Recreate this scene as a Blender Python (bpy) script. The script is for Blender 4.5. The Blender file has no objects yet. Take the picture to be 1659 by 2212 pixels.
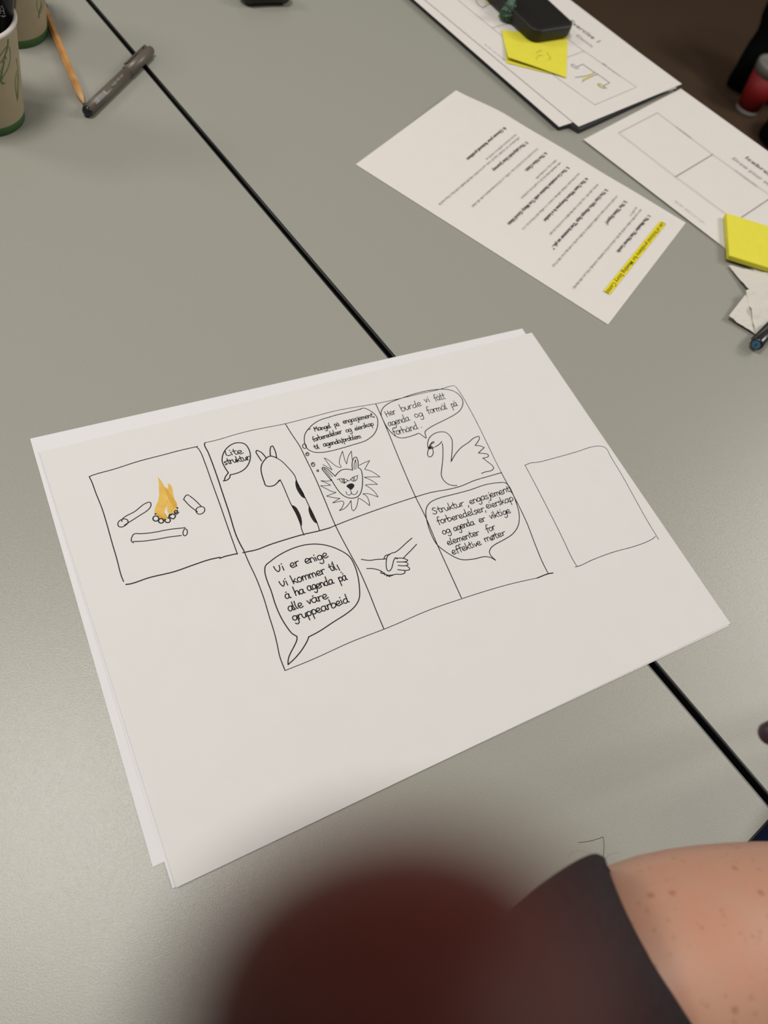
import bpy, bmesh, math, random
from mathutils import Vector, Matrix
from mathutils.bvhtree import BVHTree
import numpy as np
rnd = random.Random(7)
scene = bpy.context.scene
COL = scene.collection
T = 0.74            # table top height
F = 1612.0          # focal length in pixels of the 1659 x 2212 frame
CX, CY = 829.5, 1106.0
CAM = Vector((0.00893, -0.33142, T + 0.46565))
RT = Vector((0.88484354, -0.42332935, 0.19453578))
DN = Vector((-0.28545452, -0.82262692, -0.49173232))
FW = Vector((0.36819509, 0.37957505, -0.84873739))

# ------------------------------------------------------------------ camera
cd = bpy.data.cameras.new('camera')
cam = bpy.data.objects.new('camera', cd)
COL.objects.link(cam)
m = Matrix.Identity(4)
for r in range(3):
    m[r][0], m[r][1], m[r][2], m[r][3] = RT[r], -DN[r], -FW[r], CAM[r]
cam.matrix_world = m
cd.sensor_fit = 'VERTICAL'
cd.sensor_height = 36
cd.sensor_width = 27
cd.lens = 36 * F / 2212
cd.clip_start = 0.001
cd.clip_end = 50
cd.dof.use_dof = True
cd.dof.focus_distance = 0.52
cd.dof.aperture_fstop = cd.lens / 3.5
scene.camera = cam

# ------------------------------------------------------------------ light
world = bpy.data.worlds.new('world')
scene.world = world
world.use_nodes = True
world.node_tree.nodes['Background'].inputs[0].default_value = (1.0, 0.985, 0.965, 1)
world.node_tree.nodes['Background'].inputs[1].default_value = 0.26

def area(name, loc, size, power, color=(1, 0.96, 0.90), sy=None, target=None):
    l = bpy.data.lights.new(name, 'AREA')
    l.shape = 'RECTANGLE'
    l.size = size
    l.size_y = sy or size
    l.energy = power
    l.color = color
    o = bpy.data.objects.new(name, l)
    o.location = loc
    if target is not None:
        o.rotation_euler = (Vector(target) - Vector(loc)).to_track_quat('-Z', 'Y').to_euler()
    COL.objects.link(o)
    return o
area('ceiling_panel_light', (-0.26, 0.16, T + 2.0), 0.42, 29, sy=0.60)
area('ceiling_panel_light', (-2.0, 1.6, T + 2.0), 0.7, 24, sy=0.7, target=(0.2, 0, T))
area('ceiling_panel_light', (3.2, -0.2, T + 2.0), 0.8, 38, sy=0.8, target=(0.4, 0.2, T))
area('ceiling_panel_light', (2.05, -0.75, T + 2.0), 0.4, 13, sy=0.4)
scene.view_settings.view_transform = 'Standard'
scene.view_settings.look = 'None'
scene.view_settings.exposure = -0.06
scene.view_settings.gamma = 1
scene.view_settings.use_curve_mapping = False

# ------------------------------------------------------------------ helpers
def V(x, y, h=0.0):
    return Vector((x, y, T + h))
def ray(px, py):
    return RT * ((px - CX) / F) + DN * ((py - CY) / F) + FW
def at(px, py, h=0.0):
    """point of the plane h metres above the table that the photograph shows at px, py"""
    d = ray(px, py)
    return CAM + d * ((T + h - CAM.z) / d.z)
def dep(px, py, z):
    return CAM + ray(px, py) * z
SD = Vector((0.1916, -0.9815, 0)).normalized()      # along the table seam, towards the camera
SN = Vector((-SD.y, SD.x, 0))                      # across the seam, to the right
if SN.x < 0: SN = -SN
def NS(n, s, h=0.0):
    p = SN * n + SD * s
    return Vector((p.x, p.y, T + h))

def obj(name, bm, mat, parent=None, smooth=False):
    me = bpy.data.meshes.new(name)
    bm.normal_update()
    bm.to_mesh(me)
    bm.free()
    if mat is not None:
        me.materials.append(mat)
    if smooth:
        for p in me.polygons: p.use_smooth = True
    o = bpy.data.objects.new(name, me)
    COL.objects.link(o)
    if parent is not None:
        o.parent = parent
        o.matrix_parent_inverse = parent.matrix_world.inverted()
    return o
def empty(name, loc):
    o = bpy.data.objects.new(name, None)
    o.location = loc
    o.matrix_world = Matrix.Translation(loc)
    o.empty_display_size = 0.02
    COL.objects.link(o)
    return o
def tag(o, label=None, cat=None, group=None, kind=None):
    if label: o['label'] = label
    if cat: o['category'] = cat
    if group: o['group'] = group
    if kind: o['kind'] = kind
    return o

def srgb(r, g, b):
    f = lambda c: (c / 255 / 12.92) if c / 255 <= 0.04045 else ((c / 255 + 0.055) / 1.055) ** 2.4
    return (f(r), f(g), f(b), 1)
def mat(name, col, rough=0.6, spec=0.5, metal=0.0, noise=0.0, nscale=200, bump=0.0, bscale=800, bdist=0.0002, sss=0.0, col2=None, coat=0.0):
    m = bpy.data.materials.new(name)
    m.use_nodes = True
    nt = m.node_tree
    b = nt.nodes['Principled BSDF']
    b.inputs['Base Color'].default_value = col
    b.inputs['Roughness'].default_value = rough
    b.inputs['Specular IOR Level'].default_value = spec
    b.inputs['Metallic'].default_value = metal
    if coat: b.inputs['Coat Weight'].default_value = coat
    if sss:
        b.inputs['Subsurface Weight'].default_value = sss
        b.inputs['Subsurface Radius'].default_value = (1.0, 0.25, 0.12)
        b.inputs['Subsurface Scale'].default_value = 0.006
    tc = nt.nodes.new('ShaderNodeTexCoord')
    if noise or col2:
        n = nt.nodes.new('ShaderNodeTexNoise')
        n.inputs['Scale'].default_value = nscale
        n.inputs['Detail'].default_value = 4
        nt.links.new(tc.outputs['Object'], n.inputs['Vector'])
        r = nt.nodes.new('ShaderNodeValToRGB')
        c2 = col2 or tuple(max(0, c * (1 - noise)) for c in col[:3]) + (1,)
        r.color_ramp.elements[0].position = 0.35
        r.color_ramp.elements[1].position = 0.65
        r.color_ramp.elements[0].color = c2
        r.color_ramp.elements[1].color = col
        nt.links.new(n.outputs['Fac'], r.inputs['Fac'])
        nt.links.new(r.outputs['Color'], b.inputs['Base Color'])
    if bump:
        n2 = nt.nodes.new('ShaderNodeTexNoise')
        n2.inputs['Scale'].default_value = bscale
        n2.inputs['Detail'].default_value = 3
        nt.links.new(tc.outputs['Object'], n2.inputs['Vector'])
        bp = nt.nodes.new('ShaderNodeBump')
        bp.inputs['Strength'].default_value = bump
        bp.inputs['Distance'].default_value = bdist
        nt.links.new(n2.outputs['Fac'], bp.inputs['Height'])
        nt.links.new(bp.outputs['Normal'], b.inputs['Normal'])
    return m

M = {}
M['table'] = mat('grey_laminate', (0.290, 0.284, 0.246, 1), rough=0.30, spec=0.5, noise=0.11, nscale=1300, bump=0.7, bscale=1500, bdist=0.00018)
M['band'] = mat('black_edge_band', (0.006, 0.006, 0.006, 1), rough=0.35)
M['leg'] = mat('black_powder_coat', (0.02, 0.02, 0.02, 1), rough=0.5)
M['carpet'] = mat('brown_carpet', (0.094, 0.060, 0.038, 1), rough=1.0, spec=0.05, noise=0.25, nscale=500, bump=0.6, bscale=700, bdist=0.003)
M['paper'] = mat('white_drawing_paper', (0.605, 0.590, 0.578, 1), rough=0.85, spec=0.2, noise=0.012, nscale=60, bump=0.12, bscale=1500, bdist=0.00008)
M['paper_cool_lit'] = mat('cool_lit_white_paper', (0.63, 0.62, 0.63, 1), rough=0.85, spec=0.2, noise=0.012, nscale=60)  # cool cast of the light put into the lower sheets' colour
M['paper_warm'] = mat('warm_white_copy_paper', (0.62, 0.59, 0.555, 1), rough=0.85, spec=0.2, noise=0.012, nscale=60)
M['ink'] = mat('black_fineliner_ink', (0.012, 0.010, 0.010, 1), rough=0.7, spec=0.2)
M['fine_ink'] = mat('thin_dark_ink', (0.05, 0.045, 0.042, 1), rough=0.7, spec=0.2)
M['print_dark'] = mat('printed_text_black', (0.075, 0.08, 0.07, 1), rough=0.8, spec=0.1)
M['print_grey'] = mat('printed_text_grey', (0.17, 0.155, 0.145, 1), rough=0.8, spec=0.1)
M['print_pale'] = mat('printed_line_pale', (0.34, 0.315, 0.295, 1), rough=0.8, spec=0.1)
M['pencil_line'] = mat('pencil_line', (0.15, 0.13, 0.125, 1), rough=0.8, spec=0.1)
M['hilite'] = mat('yellow_highlight', (0.66, 0.56, 0.015, 1), rough=0.8, spec=0.1)
M['olive_ink'] = mat('ink_over_highlight', (0.10, 0.085, 0.008, 1), rough=0.8, spec=0.1)
M['flame'] = mat('orange_marker_light', (0.66, 0.42, 0.10, 1), rough=0.8, spec=0.1, noise=0.12, nscale=150)
M['flame2'] = mat('orange_marker_double', (0.58, 0.33, 0.06, 1), rough=0.8, spec=0.1, noise=0.1, nscale=150)
M['sticky'] = mat('yellow_sticky_paper', (0.66, 0.60, 0.05, 1), rough=0.75, spec=0.2, noise=0.03, nscale=80)
M['sticky_scribble'] = mat('faint_pencil_on_yellow', (0.40, 0.36, 0.04, 1), rough=0.8)
M['yellow_mark'] = mat('yellow_marker_stroke', (0.62, 0.55, 0.12, 1), rough=0.8)
M['cup'] = mat('beige_cup_paper', (0.35, 0.295, 0.19, 1), rough=0.75, spec=0.25, noise=0.05, nscale=90)
M['cup_in'] = mat('cup_inside_white', (0.55, 0.52, 0.48, 1), rough=0.6)
M['cup_rim'] = mat('cup_rim_cream', (0.50, 0.46, 0.42, 1), rough=0.45)
M['cup_green'] = mat('cup_green_band', (0.045, 0.125, 0.03, 1), rough=0.6)
M['leaf'] = mat('leaf_print_green', (0.075, 0.12, 0.045, 1), rough=0.7)
M['black'] = mat('glossy_black_plastic', (0.010, 0.010, 0.012, 1), rough=0.28)
M['black_matte'] = mat('matte_black_case', (0.013, 0.012, 0.010, 1), rough=0.45, spec=0.35)
M['black_cloth'] = mat('black_fabric', (0.004, 0.004, 0.004, 1), rough=0.95, spec=0.05, noise=0.3, nscale=300)
M['taupe'] = mat('taupe_pen_barrel', (0.098, 0.082, 0.062, 1), rough=0.38)
M['taupe_dark'] = mat('taupe_pen_clip', (0.07, 0.058, 0.045, 1), rough=0.35)
M['label'] = mat('pale_pen_print', (0.36, 0.34, 0.34, 1), rough=0.5)
M['wood'] = mat('natural_pencil_wood', (0.50, 0.245, 0.075, 1), rough=0.5, noise=0.3, nscale=60)
M['wood_cut'] = mat('sharpened_pencil_wood', (0.50, 0.29, 0.13, 1), rough=0.8)
M['lead'] = mat('graphite', (0.03, 0.03, 0.03, 1), rough=0.4)
M['blue_end'] = mat('blue_pen_disc', (0.035, 0.13, 0.22, 1), rough=0.45)
M['white_print'] = mat('white_logo_print', (0.60, 0.62, 0.64, 1), rough=0.5)
M['tissue'] = mat('crumpled_tissue', (0.56, 0.535, 0.48, 1), rough=0.95, spec=0.1, bump=0.4, bscale=500, bdist=0.0004)
M['shirt'] = mat('dark_grey_jersey', (0.020, 0.021, 0.024, 1), rough=0.95, spec=0.1, noise=0.25, nscale=500, bump=0.5, bscale=1400, bdist=0.0004)
M['jeans'] = mat('dark_blue_denim', (0.014, 0.026, 0.07, 1), rough=0.9, spec=0.1, noise=0.4, nscale=900)
M['red'] = mat('red_cup', (0.24, 0.005, 0.005, 1), rough=0.6)
M['lid'] = mat('grey_white_lid', (0.22, 0.21, 0.19, 1), rough=0.5)
M['charm'] = mat('green_glass_beads', (0.03, 0.17, 0.045, 1), rough=0.12, noise=0.8, nscale=700, spec=0.8)
M['charm2'] = mat('teal_silver_beads', (0.25, 0.36, 0.33, 1), rough=0.12, noise=0.8, nscale=900, spec=0.8)
M['plum'] = mat('dark_plum_plastic', (0.03, 0.012, 0.018, 1), rough=0.5)
M['shade_slab'] = mat('dark_grey_sheet_shade', (0.045, 0.045, 0.046, 1), rough=0.8, spec=0.15)  # dark colour stands in for shade beneath the raised sheets
M['hair'] = mat('fine_brown_hair', (0.16, 0.14, 0.12, 1), rough=0.6)

def skin_material(name, base, freckle=True, sss=0.25, dark=1.0):
    m = mat(name, base, rough=0.5, spec=0.35, sss=sss, bump=0.25, bscale=420, bdist=0.0005)
    nt = m.node_tree
    b = nt.nodes['Principled BSDF']
    tc = [n for n in nt.nodes if n.type == 'TEX_COORD'][0]
    big = nt.nodes.new('ShaderNodeTexNoise'); big.inputs['Scale'].default_value = 22; big.inputs['Detail'].default_value = 3
    nt.links.new(tc.outputs['Object'], big.inputs['Vector'])
    r0 = nt.nodes.new('ShaderNodeValToRGB')
    r0.color_ramp.elements[0].position = 0.35; r0.color_ramp.elements[1].position = 0.7
    r0.color_ramp.elements[0].color = base
    r0.color_ramp.elements[1].color = (base[0] * 1.06, base[1] * 0.86, base[2] * 0.82, 1)
    nt.links.new(big.outputs['Fac'], r0.inputs['Fac'])
    out = r0.outputs['Color']
    if freckle:
        for sc, th, c in ((120, 0.16, (base[0] * 0.62, base[1] * 0.42, base[2] * 0.30, 1)), (260, 0.20, (base[0] * 0.74, base[1] * 0.60, base[2] * 0.50, 1))):
            vo = nt.nodes.new('ShaderNodeTexVoronoi'); vo.inputs['Scale'].default_value = sc
            nt.links.new(tc.outputs['Object'], vo.inputs['Vector'])
            # only some cells carry a freckle
            sep = nt.nodes.new('ShaderNodeSeparateColor'); nt.links.new(vo.outputs['Color'], sep.inputs['Color'])
            gt = nt.nodes.new('ShaderNodeMath'); gt.operation = 'GREATER_THAN'; gt.inputs[1].default_value = 0.62
            nt.links.new(sep.outputs['Red'], gt.inputs[0])
            rr = nt.nodes.new('ShaderNodeMapRange'); rr.inputs['From Min'].default_value = th * 1.5; rr.inputs['From Max'].default_value = th * 0.5
            rr.inputs['To Min'].default_value = 0; rr.inputs['To Max'].default_value = 0.62
            nt.links.new(vo.outputs['Distance'], rr.inputs['Value'])
            mu = nt.nodes.new('ShaderNodeMath'); mu.operation = 'MULTIPLY'
            nt.links.new(gt.outputs[0], mu.inputs[0]); nt.links.new(rr.outputs[0], mu.inputs[1])
            mx = nt.nodes.new('ShaderNodeMix'); mx.data_type = 'RGBA'
            nt.links.new(mu.outputs[0], mx.inputs['Factor'])
            nt.links.new(out, mx.inputs['A']); mx.inputs['B'].default_value = c
            out = mx.outputs['Result']
    nt.links.new(out, b.inputs['Base Color'])
    return m
M['skin'] = skin_material('freckled_skin', (0.40, 0.228, 0.155, 1))
M['finger'] = skin_material('shaded_red_fingertip_skin', (0.075, 0.009, 0.003, 1), freckle=False, sss=0.0)  # red skin darkened below its natural colour to stand in for shade

# --- shape helpers -------------------------------------------------
def add_box(bm, c, sx, sy, sz, ax=Vector((1, 0, 0)), ay=Vector((0, 1, 0)), az=Vector((0, 0, 1))):
    vs = []
    for dx in (-1, 1):
        for dy in (-1, 1):
            for dz in (-1, 1):
                vs.append(bm.verts.new(c + ax * dx * sx / 2 + ay * dy * sy / 2 + az * dz * sz / 2))
    for f in ((0, 1, 3, 2), (4, 6, 7, 5), (0, 4, 5, 1), (2, 3, 7, 6), (0, 2, 6, 4), (1, 5, 7, 3)):
        bm.faces.new([vs[i] for i in f])
def add_prism(bm, pts, h0, h1):
    """pts: list of xy vectors, counter-clockwise or not; between heights"""
    lo = [bm.verts.new((p.x, p.y, h0)) for p in pts]
    hi = [bm.verts.new((p.x, p.y, h1)) for p in pts]
    bm.faces.new(hi)
    bm.faces.new(lo[::-1])
    n = len(pts)
    for i in range(n):
        bm.faces.new((lo[i], lo[(i + 1) % n], hi[(i + 1) % n], hi[i]))
def fix(bm):
    bmesh.ops.recalc_face_normals(bm, faces=bm.faces)
def basis(d):
    d = d.normalized()
    a = Vector((0, 0, 1)) if abs(d.z) < 0.9 else Vector((1, 0, 0))
    u = d.cross(a).normalized()
    v = d.cross(u).normalized()
    return d, u, v
def add_lathe(bm, p, d, prof, n=24, roll=0.0, cap=True, sides=None):
    """prof: list of (distance along d, radius)"""
    d, u, v = basis(d)
    rings = []
    for (t, r) in prof:
        ring = []
        for k in range(n):
            a = roll + 2 * math.pi * k / n
            ring.append(bm.verts.new(p + d * t + (u * math.cos(a) + v * math.sin(a)) * max(r, 1e-6)))
        rings.append(ring)
    for a, b in zip(rings, rings[1:]):
        for k in range(n):
            bm.faces.new((a[k], a[(k + 1) % n], b[(k + 1) % n], b[k]))
    if cap:
        bm.faces.new(rings[0][::-1])
        bm.faces.new(rings[-1])
def loft(bm, secs, n=28, cap=True):
    rings = []
    for c, A, B in secs:
        rings.append([bm.verts.new(c + A * math.cos(2 * math.pi * k / n) + B * math.sin(2 * math.pi * k / n)) for k in range(n)])
    for a, b in zip(rings, rings[1:]):
        for k in range(n):
            bm.faces.new((a[k], a[(k + 1) % n], b[(k + 1) % n], b[k]))
    if cap:
        bm.faces.new(rings[0][::-1]); bm.faces.new(rings[-1])
    fix(bm)

def smooth_pts(P, sub=5):
    """Catmull-Rom through the points; sharp turns stay sharp"""
    n = len(P)
    if n < 3: return list(P)
    closed = (P[0] - P[-1]).length < 1e-6
    tan = []
    for i in range(n):
        if i in (0, n - 1):
            if closed: t = (P[1] - P[n - 2]) * 0.5
            else: t = (P[1] - P[0]) * 0.6 if i == 0 else (P[-1] - P[-2]) * 0.6
            tan.append((t, t)); continue
        a, b = P[i] - P[i - 1], P[i + 1] - P[i]
        if a.length < 1e-9 or b.length < 1e-9 or a.normalized().dot(b.normalized()) < 0.1:
            tan.append((a * 0.7, b * 0.7))
        else:
            d = (a.normalized() + b.normalized())
            d = d.normalized() if d.length > 1e-6 else a.normalized()
            tan.append((d * a.length, d * b.length))
    out = []
    for i in range(n - 1):
        p0, p1 = P[i], P[i + 1]
        t0, t1 = tan[i][1], tan[i + 1][0]
        for k in range(sub):
            t = k / sub
            out.append(p0 * (2 * t**3 - 3 * t**2 + 1) + t0 * (t**3 - 2 * t**2 + t) + p1 * (-2 * t**3 + 3 * t**2) + t1 * (t**3 - t**2))
    out.append(P[-1])
    return out
def ribbon(bm, P, w, up=Vector((0, 0, 1)), sub=5, smooth=True):
    if smooth: P = smooth_pts(P, sub)
    Q = [P[0]]
    for p in P[1:]:
        if (p - Q[-1]).length > 1e-5: Q.append(p)
    if len(Q) < 2: return
    L, R = [], []
    for i, p in enumerate(Q):
        a = Q[max(0, i - 1)]; b = Q[min(len(Q) - 1, i + 1)]
        d = (b - a)
        if d.length < 1e-7: d = Q[min(len(Q) - 1, i + 1)] - p
        if d.length < 1e-9: d = Vector((1, 0, 0))
        u = up(p) if callable(up) else up
        s = u.cross(d).normalized() * (w / 2)
        e = Vector()
        if i == 0: e = -d.normalized() * w * 0.35
        if i == len(Q) - 1: e = d.normalized() * w * 0.35
        L.append(bm.verts.new(p + s + e)); R.append(bm.verts.new(p - s + e))
    for i in range(len(Q) - 1):
        bm.faces.new((L[i], R[i], R[i + 1], L[i + 1]))

class Crop:
    """a working frame: origin and scale on the sheet"""
    def __init__(s, x0, y0, k, h): s.x0, s.y0, s.k, s.h = x0, y0, k, h
    def __call__(s, x, y): return at(s.x0 + x / s.k, s.y0 + y / s.k, s.h)
def strokes(bm, crop, lines, w, sub=5):
    for ln in lines:
        ribbon(bm, [crop(*p) for p in ln], w, sub=sub)
def blobs(bm, crop, polys, dz=0.0):
    for pl in polys:
        P = [crop(*p) for p in pl]; P.append(P[0].copy())
        P = smooth_pts(P, 4)[:-1]
        f = bm.faces.new([bm.verts.new((p.x, p.y, p.z + dz)) for p in P])
        f.normal_update()
        if f.normal.z < 0: f.normal_flip()
    bmesh.ops.triangulate(bm, faces=[f for f in bm.faces if len(f.verts) > 4])

# ------------------------------------------------------------------ floor
bm = bmesh.new()
add_box(bm, Vector((1.0, 0.5, -0.02)), 9, 9, 0.04)
tag(obj('floor', bm, M['carpet']), 'brown carpet floor beyond the table edge', kind='structure')

M['wall'] = mat('off_white_wall_paint', (0.55, 0.53, 0.49, 1), rough=0.9, noise=0.03, nscale=4)
for nm, c, sx, sy in (('wall_back', (1.0, 5.05), 9.2, 0.1), ('wall_front', (1.0, -4.05), 9.2, 0.1), ('wall_left', (-3.55, 0.5), 0.1, 9.0), ('wall_right', (5.55, 0.5), 0.1, 9.0)):
    bm = bmesh.new(); add_box(bm, Vector((c[0], c[1], 1.35)), sx, sy, 2.7)
    tag(obj(nm, bm, M['wall']), kind='structure')

# ------------------------------------------------------------------ tables
def table(quad, leg_pts, label, band_w=0.0019):
    root = empty('conference_table', Vector((sum(q.x for q in quad) / 4, sum(q.y for q in quad) / 4, 0)))
    tag(root, label, 'table', 'grey conference tables pushed together')
    bm = bmesh.new(); add_prism(bm, quad, T - 0.024, T); fix(bm)
    obj('table_top', bm, M['table'], root)
    # black edge band all round
    c = sum(quad, Vector()) / 4
    n = len(quad)
    out = []
    for i in range(n):
        p = quad[i]; a = (quad[i - 1] - p).normalized(); b = (quad[(i + 1) % n] - p).normalized()
        out.append(p - (a + b) * band_w)
    bm = bmesh.new()
    prof = [(0.0, 0.0), (0.7, -0.0001), (1.0, -0.0007), (1.0, -0.0233), (0.0, -0.024)]
    rings = []
    for i in range(n):
        rings.append([bm.verts.new(quad[i].lerp(out[i], t) + Vector((0, 0, z))) for t, z in prof])
    for i in range(n):
        A, B = rings[i], rings[(i + 1) % n]
        for k in range(len(prof) - 1):
            bm.faces.new((A[k], A[k + 1], B[k + 1], B[k]))
    fix(bm)
    tag(obj('edge_band', bm, M['band'], root), 'glossy black plastic edge band')
    for lp in leg_pts:
        bm = bmesh.new(); add_lathe(bm, Vector((lp.x, lp.y, 0)), Vector((0, 0, 1)), [(0, 0.024), (0.004, 0.025), (T - 0.03, 0.025), (T - 0.024, 0.04)], n=20)
        obj('leg', bm, M['leg'], root, True)
    return root
table([NS(-0.52, 0.4782, 0), NS(0.2736, 0.4782, 0), NS(0.2779, -0.95, 0), NS(-0.52, -0.95, 0)],
      [NS(-0.45, 0.40), NS(0.20, 0.40), NS(0.20, -0.88), NS(-0.45, -0.88)],
      'grey laminate table left of the black seam, under the large drawing')
table([NS(0.2823, 0.4782, 0), NS(0.872, 0.4782, 0), NS(0.872, -0.95, 0), NS(0.2826, -0.95, 0)],
      [NS(0.35, 0.40), NS(0.80, 0.40), NS(0.80, -0.88), NS(0.35, -0.88)],
      'grey laminate table right of the black seam, under the printed handouts')

# ------------------------------------------------------------------ paper sheets
def sheet(name, mapf, nu, nv, m, thick=0.00012, parent=None):
    """mapf(u, v) -> world point"""
    bm = bmesh.new()
    g = [[bm.verts.new(mapf(i / nu, j / nv)) for j in range(nv + 1)] for i in range(nu + 1)]
    for i in range(nu):
        for j in range(nv):
            f = bm.faces.new((g[i][j], g[i + 1][j], g[i + 1][j + 1], g[i][j + 1]))
    bm.normal_update()
    if sum(f.normal.z for f in bm.faces) < 0: bmesh.ops.reverse_faces(bm, faces=bm.faces)
    # give it thickness
    o = obj(name, bm, m, parent, False)
    s = o.modifiers.new('thickness', 'SOLIDIFY'); s.thickness = thick; s.offset = -1
    return o
def quadmap(TL, TRc, BR, BL, hf):
    a, b, c, d = [at(p[0], p[1], 0.0) for p in (TL, TRc, BR, BL)]
    def f(u, v):
        p = a * (1 - u) * (1 - v) + b * u * (1 - v) + c * u * v + d * (1 - u) * v
        return Vector((p.x, p.y, T + hf(u, v)))
    return f
def rect3(p0, p1, p2):
    """fourth corner of the rectangle p0 p1 p2 ?, world points"""
    return p0 + (p2 - p1)
# three A3 sheets under and including the comic
def lift(u, v, base, amt):
    e = max(0.0, (v - 0.94) / 0.06)
    return base + amt * e * e
TLb, TRb, BLb = (65, 948), (1128, 710), (330, 1873)
pa, pb, pd = at(*TLb), at(*TRb), at(*BLb)
pc = pb + pd - pa
def bmap(u, v):
    p = pa + (pb - pa) * u + (pd - pa) * v
    return Vector((p.x, p.y, T + 0.00022 + 0.0002 * (v ** 6)))
tag(sheet('paper_sheet', bmap, 24, 18, M['paper_cool_lit']), 'large blank white sheet lowest of the stack, sticking out at left and top', 'paper', None)
def mmap_(u, v):
    f = quadmap((83, 976), (1147.5, 719.7), (1574, 1352.5), (373, 1919.5), lambda u, v: lift(u, v, 0.0005, 0.0002))
    return f(u, v)
tag(sheet('paper_sheet', mmap_, 24, 18, M['paper_cool_lit']), 'large blank white sheet in the middle of the stack, a thin strip showing at left', 'paper', None)
TOPH = 0.0009
top_root = sheet('comic_sheet', quadmap((86, 978), (1148, 720), (1576, 1348), (381, 1918), lambda u, v: lift(u, v, TOPH, 0.0003)), 30, 24, M['paper'])
tag(top_root, 'large white sheet with the hand-drawn comic, uppermost of the stack', 'paper')
INK = TOPH + 0.00004
C1 = Crop(170, 930, 4.608, INK)
C2 = Crop(430, 880, 5.53, INK)
C3 = Crop(610, 860, 5.53, INK)
C4 = Crop(800, 810, 5.184, INK)
C5 = Crop(500, 1140, 4.879, INK)
C6 = Crop(720, 1060, 5.53, INK)
C7 = Crop(880, 1020, 4.879, INK)
C8 = Crop(1100, 930, 4.74, INK)
PX = Crop(0, 0, 1.0, INK)
def part(name, fn, m=None, parent=top_root, label=None):
    bm = bmesh.new(); fn(bm)
    for f in bm.faces:
        f.normal_update()
        if f.normal.z < 0: f.normal_flip()
    o = obj(name, bm, m or M['ink'], parent)
    if label: o['label'] = label
    return o
W1, W2, W3 = 0.00070, 0.00086, 0.00052

# frames
def fr_fire(bm):
    strokes(bm, C1, [[(105,460),(130,448),(350,385),(600,305),(850,240),(1000,200),(1185,158)],
        [(1170,162),(1195,185),(1260,330),(1320,500),(1400,720),(1480,950),(1580,1230)],
        [(105,460),(130,510),(170,620),(230,770),(280,930),(330,1110),(380,1280),(425,1450),(447,1503)]], W1)
    strokes(bm, C1, [[(470,1532),(520,1525),(700,1465),(950,1405),(1150,1335),(1300,1285),(1405,1262)],[(1405,1272),(1450,1255),(1580,1225)]], W2)
part('comic_frame', fr_fire, label='square frame around the campfire')
def fr_grid(bm):
    strokes(bm, C2, [[(75,420),(65,435),(110,540),(200,780),(280,1020),(360,1260),(440,1520),(500,1650),(535,1710)]], W2)
    strokes(bm, PX, [[(443.6,956),(451.7,954.5),(475,948.7),(511,937.9),(547.5,928.8),(616.3,915.3),(680,899),(730,886.3),(811.6,872),(865.6,860.5),(908,850.5),(950.5,840.9),(973.6,834.1),(981.3,833)]], W3)
    strokes(bm, C4, [[(950,125),(1000,190),(1150,450),(1300,750),(1400,960),(1465,1090)]], W3)
    strokes(bm, PX, [[(1082.6,1020.3),(1107.5,1067),(1136,1124.5),(1156.7,1177.8),(1171,1212.7),(1184.4,1239.3)]], W1)
    strokes(bm, C7, [[(1535,1062),(1480,1072),(1370,1115)]], W2)
    strokes(bm, PX, [[(1160.8,1248.5),(1105.5,1260.8),(1054.2,1275.2),(996.8,1293.6),(929,1317),(840,1355),(760,1386),(674.2,1424.9),(615.8,1448.5)]], W3)
    strokes(bm, C5, [[(130,240),(180,360),(260,530),(340,740),(400,940),(450,1100),(480,1220),(510,1360),(565,1505)]], W1)
    strokes(bm, C5, [[(120,262),(270,230),(400,180),(560,128),(760,70),(915,35),(1040,0)]], W2)
    strokes(bm, PX, [[(713,1140),(724.5,1135),(810.4,1102.5),(897.5,1073.5),(930,1064),(974.3,1055.9),(996.8,1049.7),(1023.5,1038.4),(1056.3,1028.6),(1083,1021)]], W1)
    strokes(bm, PX, [[(616.3,915.3),(629,936),(647,963),(659.7,988.5),(683.2,1037.3),(701,1079),(724.5,1135),(758,1199),(774,1228),(796,1277),(813,1320),(829,1358)]], W1)
    strokes(bm, PX, [[(811.6,872.3),(823.4,898),(839.7,936),(863.2,993.8),(897.7,1073.5),(920.7,1119.7),(944.2,1175.7),(969.5,1231.8),(996.7,1291.5)]], W1)
part('comic_frame', fr_grid, label='grid of six comic frames in two rows')
part('comic_frame', lambda bm: strokes(bm, C8, [[(162,355),(220,332),(290,325),(450,285),(700,215),(870,163),(960,165),(995,185),(1030,250),(1150,450),(1300,720),(1400,900),(1530,1115)],
    [(162,355),(250,520),(400,810),(550,1110),(650,1320),(695,1392)], [(675,1395),(700,1392),(850,1325),(1050,1250),(1300,1180),(1440,1125),(1480,1100),(1495,1085)]], W3), label='empty frame at the right edge of the sheet')

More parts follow.
